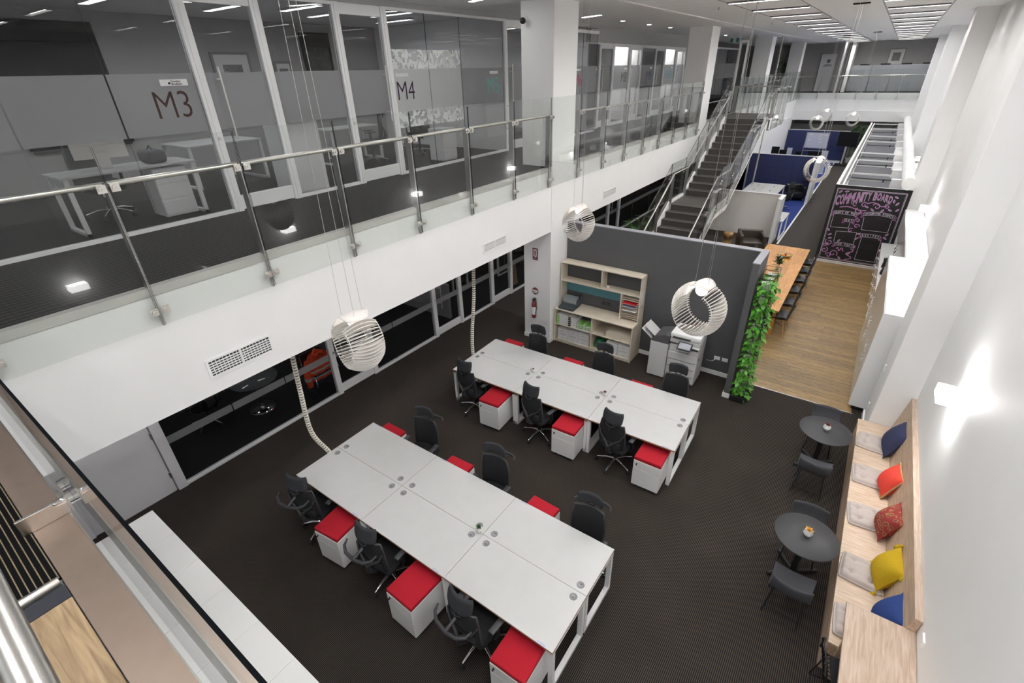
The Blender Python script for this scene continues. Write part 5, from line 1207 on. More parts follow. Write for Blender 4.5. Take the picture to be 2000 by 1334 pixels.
for i in range(5):
    t = thing('bottle', 'small %s bottle by the splashback at the far end of the worktop, %s of five' % (('clear', 'dark', 'pale', 'dark', 'clear')[i], ('first', 'second', 'third', 'fourth', 'last')[i]), 'bottle', (1.22, 17.2+.18*i, .905)); MB().lathe([(.035, 0), (.037, .14), (.014, .19), (.014, .25)], 10).obj('bottle_body', (POTW, BLACKP, POTW, SUCR, POTW)[i], t); MB().cyl((0, 0, .25), (0, 0, .265), .015, 8).obj('cap', BLACKP, t)
t = thing('sink_tap', 'chrome sink tap on the kitchen worktop', 'tap', (1.42, 17.0, .905)); MB().tube([(0, 0, 0), (0, 0, .28), (-.06, 0, .34), (-.16, 0, .32), (-.18, 0, .26)], .012, 8).obj('spout', CHROME, t); MB().cyl((0, .04, 0), (0, .04, .06), .014, 8).obj('lever', CHROME, t)
# ================================================================ OAK BENCH
t = thing('banquette_bench', 'long light oak bench with a leaning backrest along the right wall', 'bench', (0, 0, 0))
by0, by1 = 4.28, 8.86
MB().box(.975, 1.0, by0, by1, 0, .445).obj('front_panel', OAKV, t); MB().box(1.0, 1.55, by0, by0+.02, 0, .445).box(1.0, 1.55, by1-.02, by1, 0, .445).obj('side_panel', OAKV, t)
for a, b in ((by0, 5.62), (5.62, 7.1), (7.1, by1)): MB().rbox(.968, 1.44, a+.001, b-.001, .445, .47, .002, 1).obj('seat_board', OAKX, t)
for a, b in ((4.50, 6.5), (6.5, by1)): MB().prism([(1.425, .40), (1.525, 1.10), (1.50, 1.10), (1.585, 1.10), (1.585, .40)][0:2]+[(1.585, 1.10), (1.585, .40)], 1, a+.0005, b-.0005).obj('backrest_panel', OAKV, t)
MB().rbox(1.520, 1.589, 4.49, by1, 1.10, 1.122, .002, 1).obj('backrest_cap', OAK, t)
# seat pads
def make_pad():
    t = thing('seat_pad', '', 'cushion')
    def top(u, v):
        x, y = (u-.5)*.43, (v-.5)*.42; e = (1-(2*u-1)**8)*(1-(2*v-1)**8)
        z = .018+.058*e**.5
        for cx in (-.1, .1):
            for cy in (-.1, .1): z -= .028*math.exp(-((x-cx)**2+(y-cy)**2)/.0012)
        z -= .010*(math.exp(-(x-.1)**2/.0006)+math.exp(-(x+.1)**2/.0006)+math.exp(-(y-.1)**2/.0006)+math.exp(-(y+.1)**2/.0006))*e
        k = 1-.04*abs(2*v-1)**3; k2 = 1-.04*abs(2*u-1)**3
        return Vector((x*k, y*k2, z))
    g = MB().grid(top, 28, 28); g.grid(lambda u, v: Vector((top(u, v).x, top(u, v).y, .004)), 4, 4)
    n = 28; ring = [top(i/n, 0) for i in range(n+1)]+[top(1, j/n) for j in range(1, n+1)]+[top(1-i/n, 1) for i in range(1, n+1)]+[top(0, 1-j/n) for j in range(1, n)]
    g.tube([p+Vector((0, 0, -.004)) for p in ring], .015, 6, closed=True)
    g.obj('pad_body', LINEN, t)
    for cx in (-.1, .1):
        for cy in (-.1, .1): MB().ball((cx, cy, .052), .009, 8, 5, .6).obj('tuft_button', LINEN, t)
    MB().box(.20, .235, -.19, -.17, .012, .015).obj('care_tag', PAPER, t)
    return t
pad0 = make_pad(); f_ = True
for y, a, l in ((8.22, -4, 'under the navy cushion'), (7.32, 2, 'under the coral red cushion'), (6.42, 6, 'under the paisley cushion'), (5.42, -4, 'under the mustard cushion'), (4.62, 2, 'half hidden by the high oak table')):
    lab = 'beige tufted seat pad on the oak bench, ' + l
    p = pad0 if f_ else dup(pad0, (0,0,0), 0, lab); f_ = False
    p.location = (1.205, y, .47); p.rotation_euler.z = R(a); p['label'] = lab; p['group'] = 'seat pads on the oak bench'
def pillow(name, label, loc, m, rz, lean, size=.45, fat=.085, extra=None):
    t = thing(name, label, 'cushion', loc, R(rz))
    def side(s):
        def f(u, v):
            x, z = (2*u-1), (2*v-1); e = max(0, (1-x**2))**.62*max(0, (1-z**2))**.62
            pin = 1-.10*(1-abs(x)**2)*abs(z)**2 ; pin2 = 1-.10*(1-abs(z)**2)*abs(x)**2
            return Vector((x*size/2*pin2, s*fat*e+.010*sin(3*x+2*z)*e, size/2*(1+z*pin)))
        return f
    Mx = Matrix.Rotation(R(lean), 4, 'X')
    b = MB().grid(side(-1), 18, 18); b.grid(side(1), 18, 18); b.xf(Mx); b.obj('cushion_body', m, t)
    n = 18; F = side(0); ring = [F(i/n, 0) for i in range(n+1)]+[F(1, j/n) for j in range(1, n+1)]+[F(1-i/n, 1) for i in range(1, n+1)]+[F(0, 1-j/n) for j in range(1, n)]
    if extra == 'tassel':
        for cx, cz in ((-1, 0), (1, 0), (-1, 2), (1, 2)):
            MB().ball((cx*size/2*1.02, 0, cz*size/2), .018, 8, 6).lathe([(.012, 0), (.035, -.05), (.03, -.085), (.0001, -.085)], 8, (cx*size/2*1.05, 0, cz*size/2+.0)).xf(Mx).obj('tassel', m, t)
    else:
        MB().tube(ring, .006 if extra != 'braid' else .013, 6, closed=True).xf(Mx).obj('edge_trim', GOLDT if extra == 'braid' else m, t)
    return t
pillow('scatter_cushion', 'navy blue linen scatter cushion at the far end of the oak bench', (1.335, 8.14, .49), NAVY, -88, -22, .52, .13)
pillow('scatter_cushion', 'coral red scatter cushion with gold braid edge on the oak bench', (1.325, 7.12, .49), ORRED, -84, -22, .42, .12, 'braid')
pillow('scatter_cushion', 'red paisley patterned scatter cushion on the oak bench', (1.325, 6.26, .49), PAISL, -86, -22, .42, .13)
pillow('scatter_cushion', 'mustard knitted scatter cushion with tassels on the oak bench', (1.315, 5.42, .49), MUST, -84, -24, .45, .13, 'tassel')
pillow('scatter_cushion', 'bright blue scatter cushion behind the high oak table', (1.345, 4.76, .49), BLUEC, -88, -22, .44, .12)
# ================================================================ HIGH OAK TABLE + WIRE CHAIR
t = thing('high_oak_table', 'light oak high table against the right wall in the lower corner', 'table', (0, 0, 0))
MB().rbox(1.0, 1.585, 2.2, 4.50, .90, .935, .003, 1).obj('table_top', OAK, t)
for a, b in ((4.20, 4.23), (2.25, 2.28)): MB().box(1.05, 1.58, a, b, 0, .90).obj('end_panel', OAKV, t)
t = thing('wire_chair', 'black wire frame chair beside the high oak table', 'chair', (1.16, 3.98, 0), R(-82))
b = MB()
for sx in (-1, 1): b.tube([(sx*.2, .2, .0), (sx*.2, -.22, .0), (sx*.19, -.15, .44), (sx*.19, .18, .45), (sx*.2, .2, 0)], .009, 6)
b.tube([(-.2, -.22, 0), (.2, -.22, 0)], .009, 6); b.tube([(-.2, .2, 0), (.2, .2, 0)], .009, 6); b.obj('sled_frame', BLACKM, t)
b = MB(); rim = [(.24*cos(a), -.20-.10*abs(sin(a))*0-.02-.12*(1-abs(cos(a)))*.6, .46+.36*sin(a)) for a in [pi*k/14 for k in range(15)]]
b.tube(rim, .010, 6); b.obj('back_hoop', BLACKM, t)
for k in range(1, 10):
    x = -.24+.048*k; h = .36*math.sqrt(max(0, 1-(x/.24)**2))
    MB().tube([(x*.8, .16, .44), (x, -.12, .43), (x, -.22, .50), (x, -.22-.06*(h/.36), .46+h)], .005, 5).obj('wire_rod', BLACKM, t)
MB().rbox(-.18, .18, -.14, .2, .442, .47, .012, 2).obj('seat_pad', FABB, t)
# ================================================================ ROUND TABLES + FELT CHAIRS
def rtable(x, y, r, rz, lab):
    t = thing('round_table', lab, 'table', (x, y, 0), rz, 'round charcoal tables')
    MB().lathe([(.0001, .715), (r-.008, .715), (r, .722), (r, .738), (r-.004, .742), (.0001, .742)], 48).obj('table_top', TABT, t)
    MB().cyl((0, 0, .05), (0, 0, .715), .038, 18).obj('pedestal_column', BLACKM, t)
    for k in range(4):
        a = pi/4+k*pi/2; MB().tube([(0, 0, .055), (.16*cos(a), .16*sin(a), .04), (.33*cos(a), .33*sin(a), .030)], [.028, .026, .024], 10).obj('foot', BLACKM, t)
    return t
rtable(.555, 5.375, .365, R(-8), 'round charcoal cafe table with yellow succulent, nearer the camera')
rtable(.515, 7.79, .375, R(-8), 'round charcoal cafe table with burgundy succulent, farther from the camera')
faceted_pot('succulent_pot', 'white faceted pot of yellow orange succulent on the nearer round table', (.56, 5.38, .742), 'yellow', 1.35)
faceted_pot('succulent_pot', 'white faceted pot of burgundy succulent on the farther round table', (.52, 7.80, .742), 'burgundy', 1.35)
def make_fchair():
    t = thing('felt_chair', '', 'chair')       # faces +Y
    def f(u, v):
        k = 2*u-1
        if v < .55:
            w_ = v/.55; y = .20-.36*w_; z = .455-.015*sin(pi*w_)+.03*k*k
        else:
            w_ = (v-.55)/.45; y = -.16-.12*w_-.03*sin(pi*w_); z = .455+.27*w_**1.3+.03*k*k*(1-w_); 
        y += .055*k*k*max(0, v-.5)*2
        return Vector((k*.225*(1-.06*v), y, z)), (Vector((0, -.1, 1)).normalized() if v < .5 else Vector((0, 1, .35)).normalized())
    MB().slab(f, 10, 16, .018).obj('seat_shell', FELTC, t)
    for sx in (-1, 1):
        MB().tube([(sx*.15, .14, .44), (sx*.20, .20, 0)], .009, 7).tube([(sx*.15, .10, .44), (sx*.20, .20, 0)], .006, 6).obj('leg', BLACKM, t)
        MB().tube([(sx*.15, -.12, .44), (sx*.20, -.19, 0)], .009, 7).tube([(sx*.15, -.06, .44), (sx*.20, -.19, 0)], .006, 6).obj('leg', BLACKM, t)
        MB().tube([(sx*.185, .17, .14), (sx*.185, -.16, .14)], .006, 6).obj('stretcher', BLACKM, t)
    MB().tube([(-.185, -.165, .12), (.185, -.165, .12)], .006, 6).obj('stretcher', BLACKM, t)
    return t
fc0 = make_fchair(); f_ = True
for x, y, a, l in ((.54, 4.80, R(-3), 'on the camera side of the nearer round table'), (.56, 5.72, pi+R(2), 'half hidden behind the nearer round table'), (.50, 7.13, R(-2), 'on the camera side of the farther round table'), (.50, 8.28, pi, 'hidden behind the farther round table')):
    lab = 'charcoal felt shell chair ' + l
    c = fc0 if f_ else dup(fc0, (0,0,0), 0, lab); f_ = False
    c.location = (x, y, 0); c.rotation_euler.z = a; c['label'] = lab; c['group'] = 'felt chairs at the round tables'
# ================================================================ LOUNGE
t = thing('lounge_screen', 'freestanding taupe screen wall with white edges behind the brown armchair', 'screen', (0, 0, 0))
MB().box(-4.95, -2.45, 20.72, 20.80, 0, 1.62).obj('screen_panel', TAUPE, t); MB().box(-2.45, -2.33, 19.93, 20.80, 0, 1.62).obj('return_panel', WMETAL, t)
MB().box(-4.95, -2.45, 20.70, 20.82, 1.62, 1.64).box(-2.46, -2.32, 19.92, 20.81, 1.62, 1.64).obj('top_trim', WMETAL, t)
def tubchair(name, lab, loc, rz, m, legm, w_=.72, d=.70, h=.66):
    t = thing(name, lab, 'armchair', loc, rz)
    MB().rbox(-w_/2+.11, w_/2-.11, -d/2+.12, d/2, .14, .40, .03, 3).obj('seat_cushion', m, t)
    for s in (-1, 1): MB().rbox(s*w_/2-(.12 if s > 0 else 0), s*w_/2+(.12 if s < 0 else 0), -d/2, d/2, .10, h-.04, .035, 3).obj('armrest', m, t)
    MB().rbox(-w_/2, w_/2, -d/2, -d/2+.14, .10, h, .04, 3).obj('backrest', m, t)
    for sx in (-1, 1):
        for sy in (-1, 1): MB().box(sx*(w_/2-.06)-.02, sx*(w_/2-.06)+.02, sy*(d/2-.06)-.02, sy*(d/2-.06)+.02, 0, .10).obj('leg', legm, t)
    return t
tubchair('leather_armchair', 'brown leather tub armchair in front of the taupe screen', (-2.88, 18.75, 0), R(200), LEATH, BLACKM, .86, .78, .68)
t = thing('timber_stool', 'turned timber stool with dark eye knots beside the armchair', 'stool', (-3.71, 19.02, 0))
MB().lathe([(.15, 0), (.17, .02), (.165, .12), (.10, .20), (.10, .22), (.17, .26), (.18, .42), (.17, .45), (.0001, .45)], 22).obj('stool_body', STOOLW, t)
for a in (-1.9, -1.0): MB().ball((.175*cos(a), .175*sin(a), .34), .028, 8, 6).obj('knot', BLACKP, t)
t = thing('side_table', 'narrow white table with white legs behind the taupe screen', 'table', (0, 0, 0)); MB().rbox(-2.85, -2.18, 20.85, 21.93, .715, .74, .003, 1).box(-2.30, -2.18, 20.43, 20.86, .715, .74).obj('table_top', DESKW, t)
for y in (20.48, 21.86): MB().box(-2.235, -2.19, y-.025, y+.025, 0, .715).obj('leg', WMETAL, t)
MB().box(-2.235, -2.19, 20.48, 21.86, .0, .03).obj('foot_rail', WMETAL, t)
# ================================================================ BLUE ZONE
def panel_screen(name, lab, x0, x1, y, z0, z1, nx, nz, th=.06, cat='screen'):
    t = thing(name, lab, cat, (0, 0, 0)); MB().box(x0, x1, y+.01, y+th, z0, z1).obj('core', mat('felt_core', (.006,.01,.05), .95), t); MB().box(x0-.01, x1+.01, y-.012, y+th, z1, z1+.03).obj('top_trim', WMETAL, t)
    dx, dz = (x1-x0)/nx, (z1-z0)/nz; me = MB().rbox(.003, dx-.003, -.014, .01, .003, dz-.003, .004, 1).mesh('felt_tile', BLUEF)
    for i in range(nx):
        for j in range(nz): link('felt_tile', me, t, (x0+dx*i, y, z0+dz*j))
    return t
t = panel_screen('felt_screen', 'nearer navy blue felt tiled screen with white end post, below the ring pendant', -5.3, -2.20, 28.8, .05, 1.9, 9, 3)
MB().box(-2.20, -2.08, 27.1, 28.86, 0, 1.90).obj('end_post', WMETAL, t)
panel_screen('felt_wall_panel', 'far navy blue felt tiled wall behind the whiteboard', -5.35, -1.75, 40.3, .15, 1.95, 8, 3)
MB().box(-1.78, -1.70, 40.15, 40.35, 0, 1.5).box(-5.35, -1.7, 40.24, 40.36, 0, .15).obj('end_trim', WMETAL, bpy.data.objects['felt_wall_panel'])
struct(MB().box(-5.42, -5.36, 29.0, 41, 0, SZ).obj('wall_blue_zone', WHITE))
t = thing('white_desk', 'white double desk with black cable slots in front of the nearer blue screen', 'desk', (0, 0, 0)); MB().rbox(-4.72, -3.96, 25.15, 27.4, .715, .74, .003, 1).rbox(-3.955, -3.2, 25.15, 27.4, .715, .74, .003, 1).obj('desk_top', DESKW, t)
for x, y in ((-4.3, 25.75), (-4.3, 26.8), (-3.6, 25.75), (-3.6, 26.8)): MB().box(x-.02, x+.02, y-.13, y+.13, .74, .742).obj('cable_slot', BLACKP, t)
for x in (-4.68, -3.24): MB().box(x-.025, x+.025, 25.2, 25.25, 0, .715).box(x-.025, x+.025, 27.3, 27.35, 0, .715).obj('leg', WMETAL, t)
c = dup(chA, (-2.92, 25.6, 0), R(70), 'black task chair at the white desk on the blue carpet', None); 
if 'group' in c: del c['group']
t = tubchair('black_armchair', 'black leather armchair with chrome legs on the blue carpet', (-2.78, 27.85, 0), pi+R(18), BLEATH, CHROME, .80, .72, .70)
for i, (x, y) in enumerate(((-4.4, 31.4), (-3.7, 31.4), (-2.65, 31.4))):
    t = thing('office_desk', 'white desk hidden behind the nearer blue screen, %s of three' % ('left', 'middle', 'right')[i], 'desk', (x, y, 0), 0, 'desks behind the blue screen'); MB().rbox(-.35, .35, -.4, .4, .715, .74, .003, 1).obj('desk_top', DESKW, t)
    for sx in (-.32, .32): MB().box(sx-.02, sx+.02, -.38, .38, 0, .715).obj('leg_panel', WMETAL, t)
for i, (x0, x1, z0, z1, y, m) in enumerate(((-4.72, -4.34, 1.62, 2.0, 31, 0), (-4.32, -3.97, 1.55, 1.86, 31, 0), (-3.53, -3.25, 1.5, 1.82, 31, 0), (-2.95, -2.36, 1.5, 1.88, 31, 0))):
    t = thing('computer_monitor', 'black computer monitor showing above the nearer blue screen, %s of four' % ('first', 'second', 'third', 'fourth')[i], 'monitor', ((x0+x1)/2, y, 0), 0, 'monitors behind the blue screen'); h = (x1-x0)/2
    MB().rbox(-h, h, 0, .03, z0, z1, .004, 1).obj('casing', BLACKP, t); MB().box(-h+.012, h-.012, -.002, 0, z0+.012, z1-.012).obj('screen', SCREEN, t)
    MB().box(-.03, .03, .03, .06, .76, z0+.2).obj('stand', BLACKP, t); MB().box(-.1, .1, -.08, .12, .742, .76).obj('base', BLACKP, t)
for i, (x0, x1, z0, z1) in enumerate(((-3.98, -3.74, 1.6, 1.95), (-2.33, -2.05, 1.6, 1.90))):
    t = thing('paper_screen', 'pale desk divider panel showing above the nearer blue screen, %s one' % ('left', 'right')[i], 'panel', ((x0+x1)/2, 31.2, 0), 0); h = (x1-x0)/2
    MB().box(-h, h, 0, .02, .78, z1).obj('panel', BOARDW, t); MB().box(-h, h, -.02, .04, .742, .78).obj('foot', WMETAL, t)
t = thing('rolling_whiteboard', 'whiteboard with notes on a wheeled stand against the far blue wall', 'whiteboard', (-3.40, 39.0, 0))
MB().box(-.62, .62, 0, .03, 1.03, 1.95).obj('board', BOARDW, t); MB().box(-.65, .65, -.01, .04, 1.0, 1.035).box(-.65, .65, -.01, .04, 1.945, 1.97).box(-.66, -.62, -.01, .04, 1.0, 1.97).box(.62, .66, -.01, .04, 1.0, 1.97).obj('frame', STEEL, t)
for x, z, w_ in ((-.48, 1.82, .2), (.1, 1.80, .16), (.35, 1.80, .2), (.1, 1.68, .12), (.08, 1.55, .14), (.12, 1.36, .22), (-.5, 1.5, .14)): MB().box(x, x+w_, -.004, 0, z, z+.05).obj('note', PAPER, t)
MB().box(-.5, -.42, -.03, .0, 1.04, 1.06).obj('eraser', BLACKP, t)
for s in (-1, 1): MB().bar((s*.66, .02, 0), (s*.66, .02, 1.3), .03, .03).bar((s*.66, -.3, .03), (s*.66, .3, .03), .03, .03).obj('stand_leg', STEEL, t)
MB().box(-.66, .66, .01, .03, .84, .87).obj('stand_rail', STEEL, t)
t = thing('television', 'black television on a tall black wheeled stand beside the pods', 'television', (-1.70, 39.2, 0), R(-12))
MB().rbox(-.56, .56, -.03, .05, 1.18, 2.05, .006, 1).obj('casing', BLACKP, t); MB().box(-.545, .545, -.032, -.03, 1.20, 2.03).obj('screen', SCREEN, t)
for s in (-1, 1): MB().bar((s*.10, .06, .05), (s*.10, .06, 1.6), .05, .04).obj('stand_post', BLACKM, t)
MB().bar((-.45, -.35, .05), (.45, .42, .05), .06, .05).bar((.45, -.35, .05), (-.45, .42, .05), .06, .05).obj('stand_base', BLACKM, t)
def bamboo(name, lab, loc, h, n, seed, spread=.35, grp=None, m=LEAFD):
    t = thing(name, lab, 'plant', loc, 0, grp); rr = random.Random(seed)
    MB().lathe([(.13, 0), (.16, .28), (.16, .30), (.145, .30), (.14, .26), (.0001, .26)], 14).obj('pot', POTW, t)
    stb = MB(); lm_ = MB().add([(0,0,0), (.045,.10,.0), (0,.26,-.03), (-.045,.10,0)], [(0,1,2,3)]).mesh('leaf', m)
    for i in range(n):
        a = rr.uniform(0, 2*pi); tip = Vector((spread*.5*cos(a), spread*.5*sin(a), h*rr.uniform(.75, 1))); stb.tube([(.04*cos(a), .04*sin(a), .26), (tip.x*.4, tip.y*.4, tip.z*.6), tip], .008, 4)
        for k in range(9):
            f = rr.uniform(.35, 1); p = Vector((tip.x*f, tip.y*f, .26+(tip.z-.26)*f)); l = link('leaf', lm_, t, p); l.rotation_euler = (rr.uniform(-.9, .5), rr.uniform(-.3, .3), rr.uniform(0, 2*pi)); s = rr.uniform(.8, 1.4); l.scale = (s, s, s)
    stb.obj('stem', mat('stem_green', (.08,.22,.03), .6), t)
    return t
for i, x in enumerate((-1.5, -1.22, -1.0)): bamboo('bamboo_plant', 'tall leafy bamboo in a white pot beside the television, %s of three' % ('left', 'middle', 'right')[i], (x, 40.75+.35*(i%2), 0), 2.5, 9, i+3, .34, 'bamboo behind the television')
bamboo('broadleaf_plant', 'broad green leafy plant in a pot under the staircase by the shopfront', (-6.0, 15.9, 0), 1.5, 9, 33, .8, None, mat('broad_leaf', (.02, .12, .02), .4, var=.3, scale=8))
bamboo('broadleaf_plant', 'broad green leafy plant in a pot beside the lower stair flight', (-5.9, 14.4, 0), 1.1, 7, 34, .7, None, mat('broad_leaf', (.02, .12, .02), .4, var=.3, scale=8))
# ================================================================ SHOPFRONT INTERIOR
t = thing('hivis_jacket', 'orange hi-vis jacket with silver bands hung on a chair behind the shopfront glass', 'jacket', (-8.42, 4.60, 0), R(0))
def jack(u, v):
    a = 2*pi*u; w_ = .27+.03*v if v < .75 else .27*(1-(v-.75)*1.9)+.02
    return Vector((.10*sin(a)*(1-.3*v)+.012*sin(9*a), w_*cos(a)*(1+.03*sin(7*a+5*v)), .22+.70*v))
MB().grid(jack, 30, 14).obj('jacket_body', HIVIS, t)
for v in (.22, .42):
    MB().grid(lambda u, w__: jack(u, v+.07*w__)*1.0+Vector((.006 if sin(2*pi*u) > 0 else -.006, .004*cos(2*pi*u), 0)), 30, 1).obj('silver_band', SILV, t)
MB().grid(lambda u, w__: jack(u, .0+.14*w__)*1.0+Vector((.005 if sin(2*pi*u) > 0 else -.005, .005*cos(2*pi*u), 0)), 30, 2).obj('navy_hem', NAVYJ, t)
for s in (-1, 1):
    P = [(.0, s*.22, .80), (.03, s*.31, .62), (.04, s*.33, .40), (.03, s*.31, .24)]
    sl = MB().tube(P, [.07, .075, .065, .055], 10).obj('sleeve', HIVIS, t); MB().tube([(.041, s*.333, .46), (.042, s*.333, .40)], [.073, .071], 10).obj('silver_band', SILV, sl)
MB().tube([(.09, -.08, .88), (.07, 0, .93), (.09, .08, .88), (.02, .10, .90), (-.05, 0, .95), (.02, -.10, .90)], .035, 8, closed=True).obj('collar', HIVIS, t)
t = thing('visitor_chair', 'thin chrome and black visitor chair under the hi-vis jacket', 'chair', (-8.52, 4.60, 0)); MB().rbox(-.2, .22, -.22, .22, .43, .46, .01, 1).obj('seat', BLACKP, t); MB().rbox(-.22, -.18, -.21, .21, .55, .84, .01, 1).obj('backrest', BLACKP, t)
for s in (-1, 1): MB().tube([(-.2, s*.22, .8), (-.2, s*.22, .44), (.24, s*.22, .44), (.24, s*.22, .015), (-.24, s*.22, .015)], .012, 7).obj('cantilever_leg', CHROME, t)
t = thing('glass_table', 'round glass meeting table behind the near shopfront', 'table', (-8.9, 3.45, 0)); MB().lathe([(.0001, .72), (.45, .72), (.45, .735), (.0001, .735)], 32).obj('table_top', mat('smoked_glass_top', (.12,.13,.13), .08), t); MB().cyl((0, 0, .02), (0, 0, .72), .045, 12).lathe([(.0001, 0), (.25, 0), (.25, .02), (.05, .03)], 20).obj('pedestal', CHROME, t)
for i, (x, y, rz) in enumerate(((-9.3, 2.6, .6), (-9.6, 9.5, .4), (-9.5, 10.7, -2.4), (-9.2, 13.2, 2.0))):
    c = dup(chA, (x, y, 0), rz, 'dark task chair in the unlit office behind the shopfront, %s from the store door' % ('first', 'second', 'third', 'fourth')[i], 'chairs in the unlit offices')
for i, (x, y) in enumerate(((-10.2, 6.6), (-10.0, 10.2), (-9.8, 12.2), (-9.8, 15.0))):
    t = thing('office_desk', 'pale desk in the unlit office behind the shopfront, %s from the store door' % ('first', 'second', 'third', 'fourth')[i], 'desk', (x, y, 0), 0, 'desks in the unlit offices'); MB().rbox(-.7, .7, -.38, .38, .70, .73, .003, 1).obj('desk_top', DESKW, t)
    for s in (-1, 1): MB().box(s*.66-.025, s*.66+.025, -.36, -.31, 0, .7).box(s*.66-.025, s*.66+.025, .31, .36, 0, .7).box(s*.66-.025, s*.66+.025, -.36, .36, 0, .03).obj('leg_frame', WMETAL, t)
t = thing('cardboard_sheet', 'brown cardboard sheet leaning inside the last office before the pillar', 'cardboard', (-8.25, 11.5, 0)); MB().box(-.02, .0, -.22, .22, 0, .62).xf(Matrix.Rotation(R(-8), 4, 'Y')).obj('sheet', mat('cardboard', (.30,.20,.11), .8), t); MB().box(0.001, .004, -.2, .2, .28, .30).xf(Matrix.Rotation(R(-8), 4, 'Y')).obj('fold_line', PLYE, t)
# ================================================================ UPPER OFFICES
def udesk(lab, x0, x1, y0, y1, grp='desks in the upper offices'):
    t = thing('office_desk', lab, 'desk', ((x0+x1)/2, (y0+y1)/2, FZ), 0, grp); a, b = (x1-x0)/2, (y1-y0)/2
    MB().rbox(-a, a, -b, b, .715, .74, .002, 1).obj('desk_top', DESKW, t)
    for s in (-1, 1): MB().box(-a+.02, -a+.07, s*b*.93-.025, s*b*.93+.025, 0, .715).box(a-.07, a-.02, s*b*.93-.025, s*b*.93+.025, 0, .715).box(-a+.02, a-.02, s*b*.93-.025, s*b*.93+.025, 0, .04).obj('leg_frame', WMETAL, t)
    return t
udesk('white desk with computer behind the M3 glass', -8.72, -8.03, 1.75, 3.35)
udesk('white desk at the back of the M4 office', -10.4, -9.7, 6.9, 8.3); udesk('white desk behind the M5 glass', -10.6, -9.9, 11.2, 12.8); udesk('white desk behind the first door', -10.9, -9.8, 4.0, 5.4)
t = thing('desktop_computer', 'silver all-in-one computer seen from behind on the M3 desk', 'computer', (-8.5, 2.40, FZ+.74), R(70)); MB().rbox(-.30, .30, -.02, .01, .12, .48, .006, 1).obj('display', STEEL, t); MB().box(-.08, .08, -.10, -.09, .0, .2).box(-.08, .08, -.1, .09, 0, .008).obj('stand', STEEL, t)
t = thing('equipment_bag', 'dark soft bag on the M3 desk', 'bag', (-8.4, 2.95, FZ+.74)); MB().rbox(-.2, .2, -.12, .12, 0, .17, .05, 3).obj('bag_body', mat('dark_bag', (.06,.06,.07), .7), t); MB().tube([(-.1, 0, .16), (0, 0, .22), (.1, 0, .16)], .01, 6).obj('strap', BLACKP, t)
WPL = mat('white_shell', (.62,.62,.62), .5)
for i, (x, y, rz, l) in enumerate(((-9.02, 2.40, -pi/2, 'behind the M3 glass'), (-9.2, 7.55, 2.5, 'behind the M4 door'), (-9.3, 9.1, 1.0, 'behind the white M4 film'), (-9.0, 11.9, 2.0, 'behind the M5 door'), (-9.0, 17.6, 1.0, 'in the M8 office'))):
    c = dup(chA, (x, y, FZ), rz, 'office chair on a chrome star base ' + l, 'chairs in the upper offices')
for i, (x, y, l) in enumerate(((-8.35, 3.0, 'under the M3 desk'), (-8.1, 8.66, 'behind the white M4 film'))):
    t = thing('drawer_unit', 'white three-drawer unit ' + l, 'drawers', (x, y, FZ), 0, 'drawer units in the upper offices'); MB().rbox(-.22, .20, -.22, .22, .02, .68, .004, 1).obj('carcass', WMETAL, t)
    for z in (.05, .27, .48): MB().rbox(.20, .216, -.215, .215, z, z+.19, .003, 1).obj('drawer', WMETAL, t)
t = thing('tall_white_cupboard', 'white storage cupboard just behind the glass between doors M3 and M4', 'cupboard', (-8.05, 4.98, FZ)); MB().rbox(-.28, .26, -.32, .32, .0, 1.42, .004, 1).obj('carcass', WMETAL, t); MB().rbox(-.27, .25, -.335, -.32, .04, 1.40, .003, 1).rbox(.26, .275, -.31, .31, .04, 1.40, .003, 1).obj('door', WMETAL, t)
def picture(lab, loc, w_, h_, rot, m):
    t = thing('framed_picture', lab, 'picture', loc); t.rotation_euler = rot
    MB().box(-w_/2, w_/2, -h_/2, -h_/2+.05, -.02, .02).box(-w_/2, w_/2, h_/2-.05, h_/2, -.02, .02).box(-w_/2, -w_/2+.05, -h_/2+.05, h_/2-.05, -.02, .02).box(w_/2-.05, w_/2, -h_/2+.05, h_/2-.05, -.02, .02).obj('picture_frame', mat('pewter_frame', (.30,.28,.26), .4), t)
    MB().box(-w_/2+.05, w_/2-.05, -h_/2+.05, h_/2-.05, -.01, .0).obj('picture_mount', PAPER, t); MB().box(-w_/4, w_/4, -h_/4, h_/4, 0, .003).obj('print', m, t)
PR = patmat('abstract_print', [(.12,.12,.12), (.30,.29,.28), (.20,.2,.22), (.08,.08,.09), (.40,.38,.37), (.25,.24,.24)], 9)
picture('framed print on the back wall of the office behind door M3', (-11.97, 6.35, 5.95), .85, .95, ROT_L, PR); picture('smaller framed print beside the first on the upper office back wall', (-11.97, 7.55, 5.95), .45, .6, ROT_L, PR)
picture('framed print with wide pale mount on the far gallery wall', (-.60, 43.57, 6.12), .86, .92, (pi/2, 0, 0), PR)
picture('framed sketch on the wall of the M8 office', (-10.8, 18.9+.3, 5.9), .6, .5, (pi/2, 0, 0), PR)
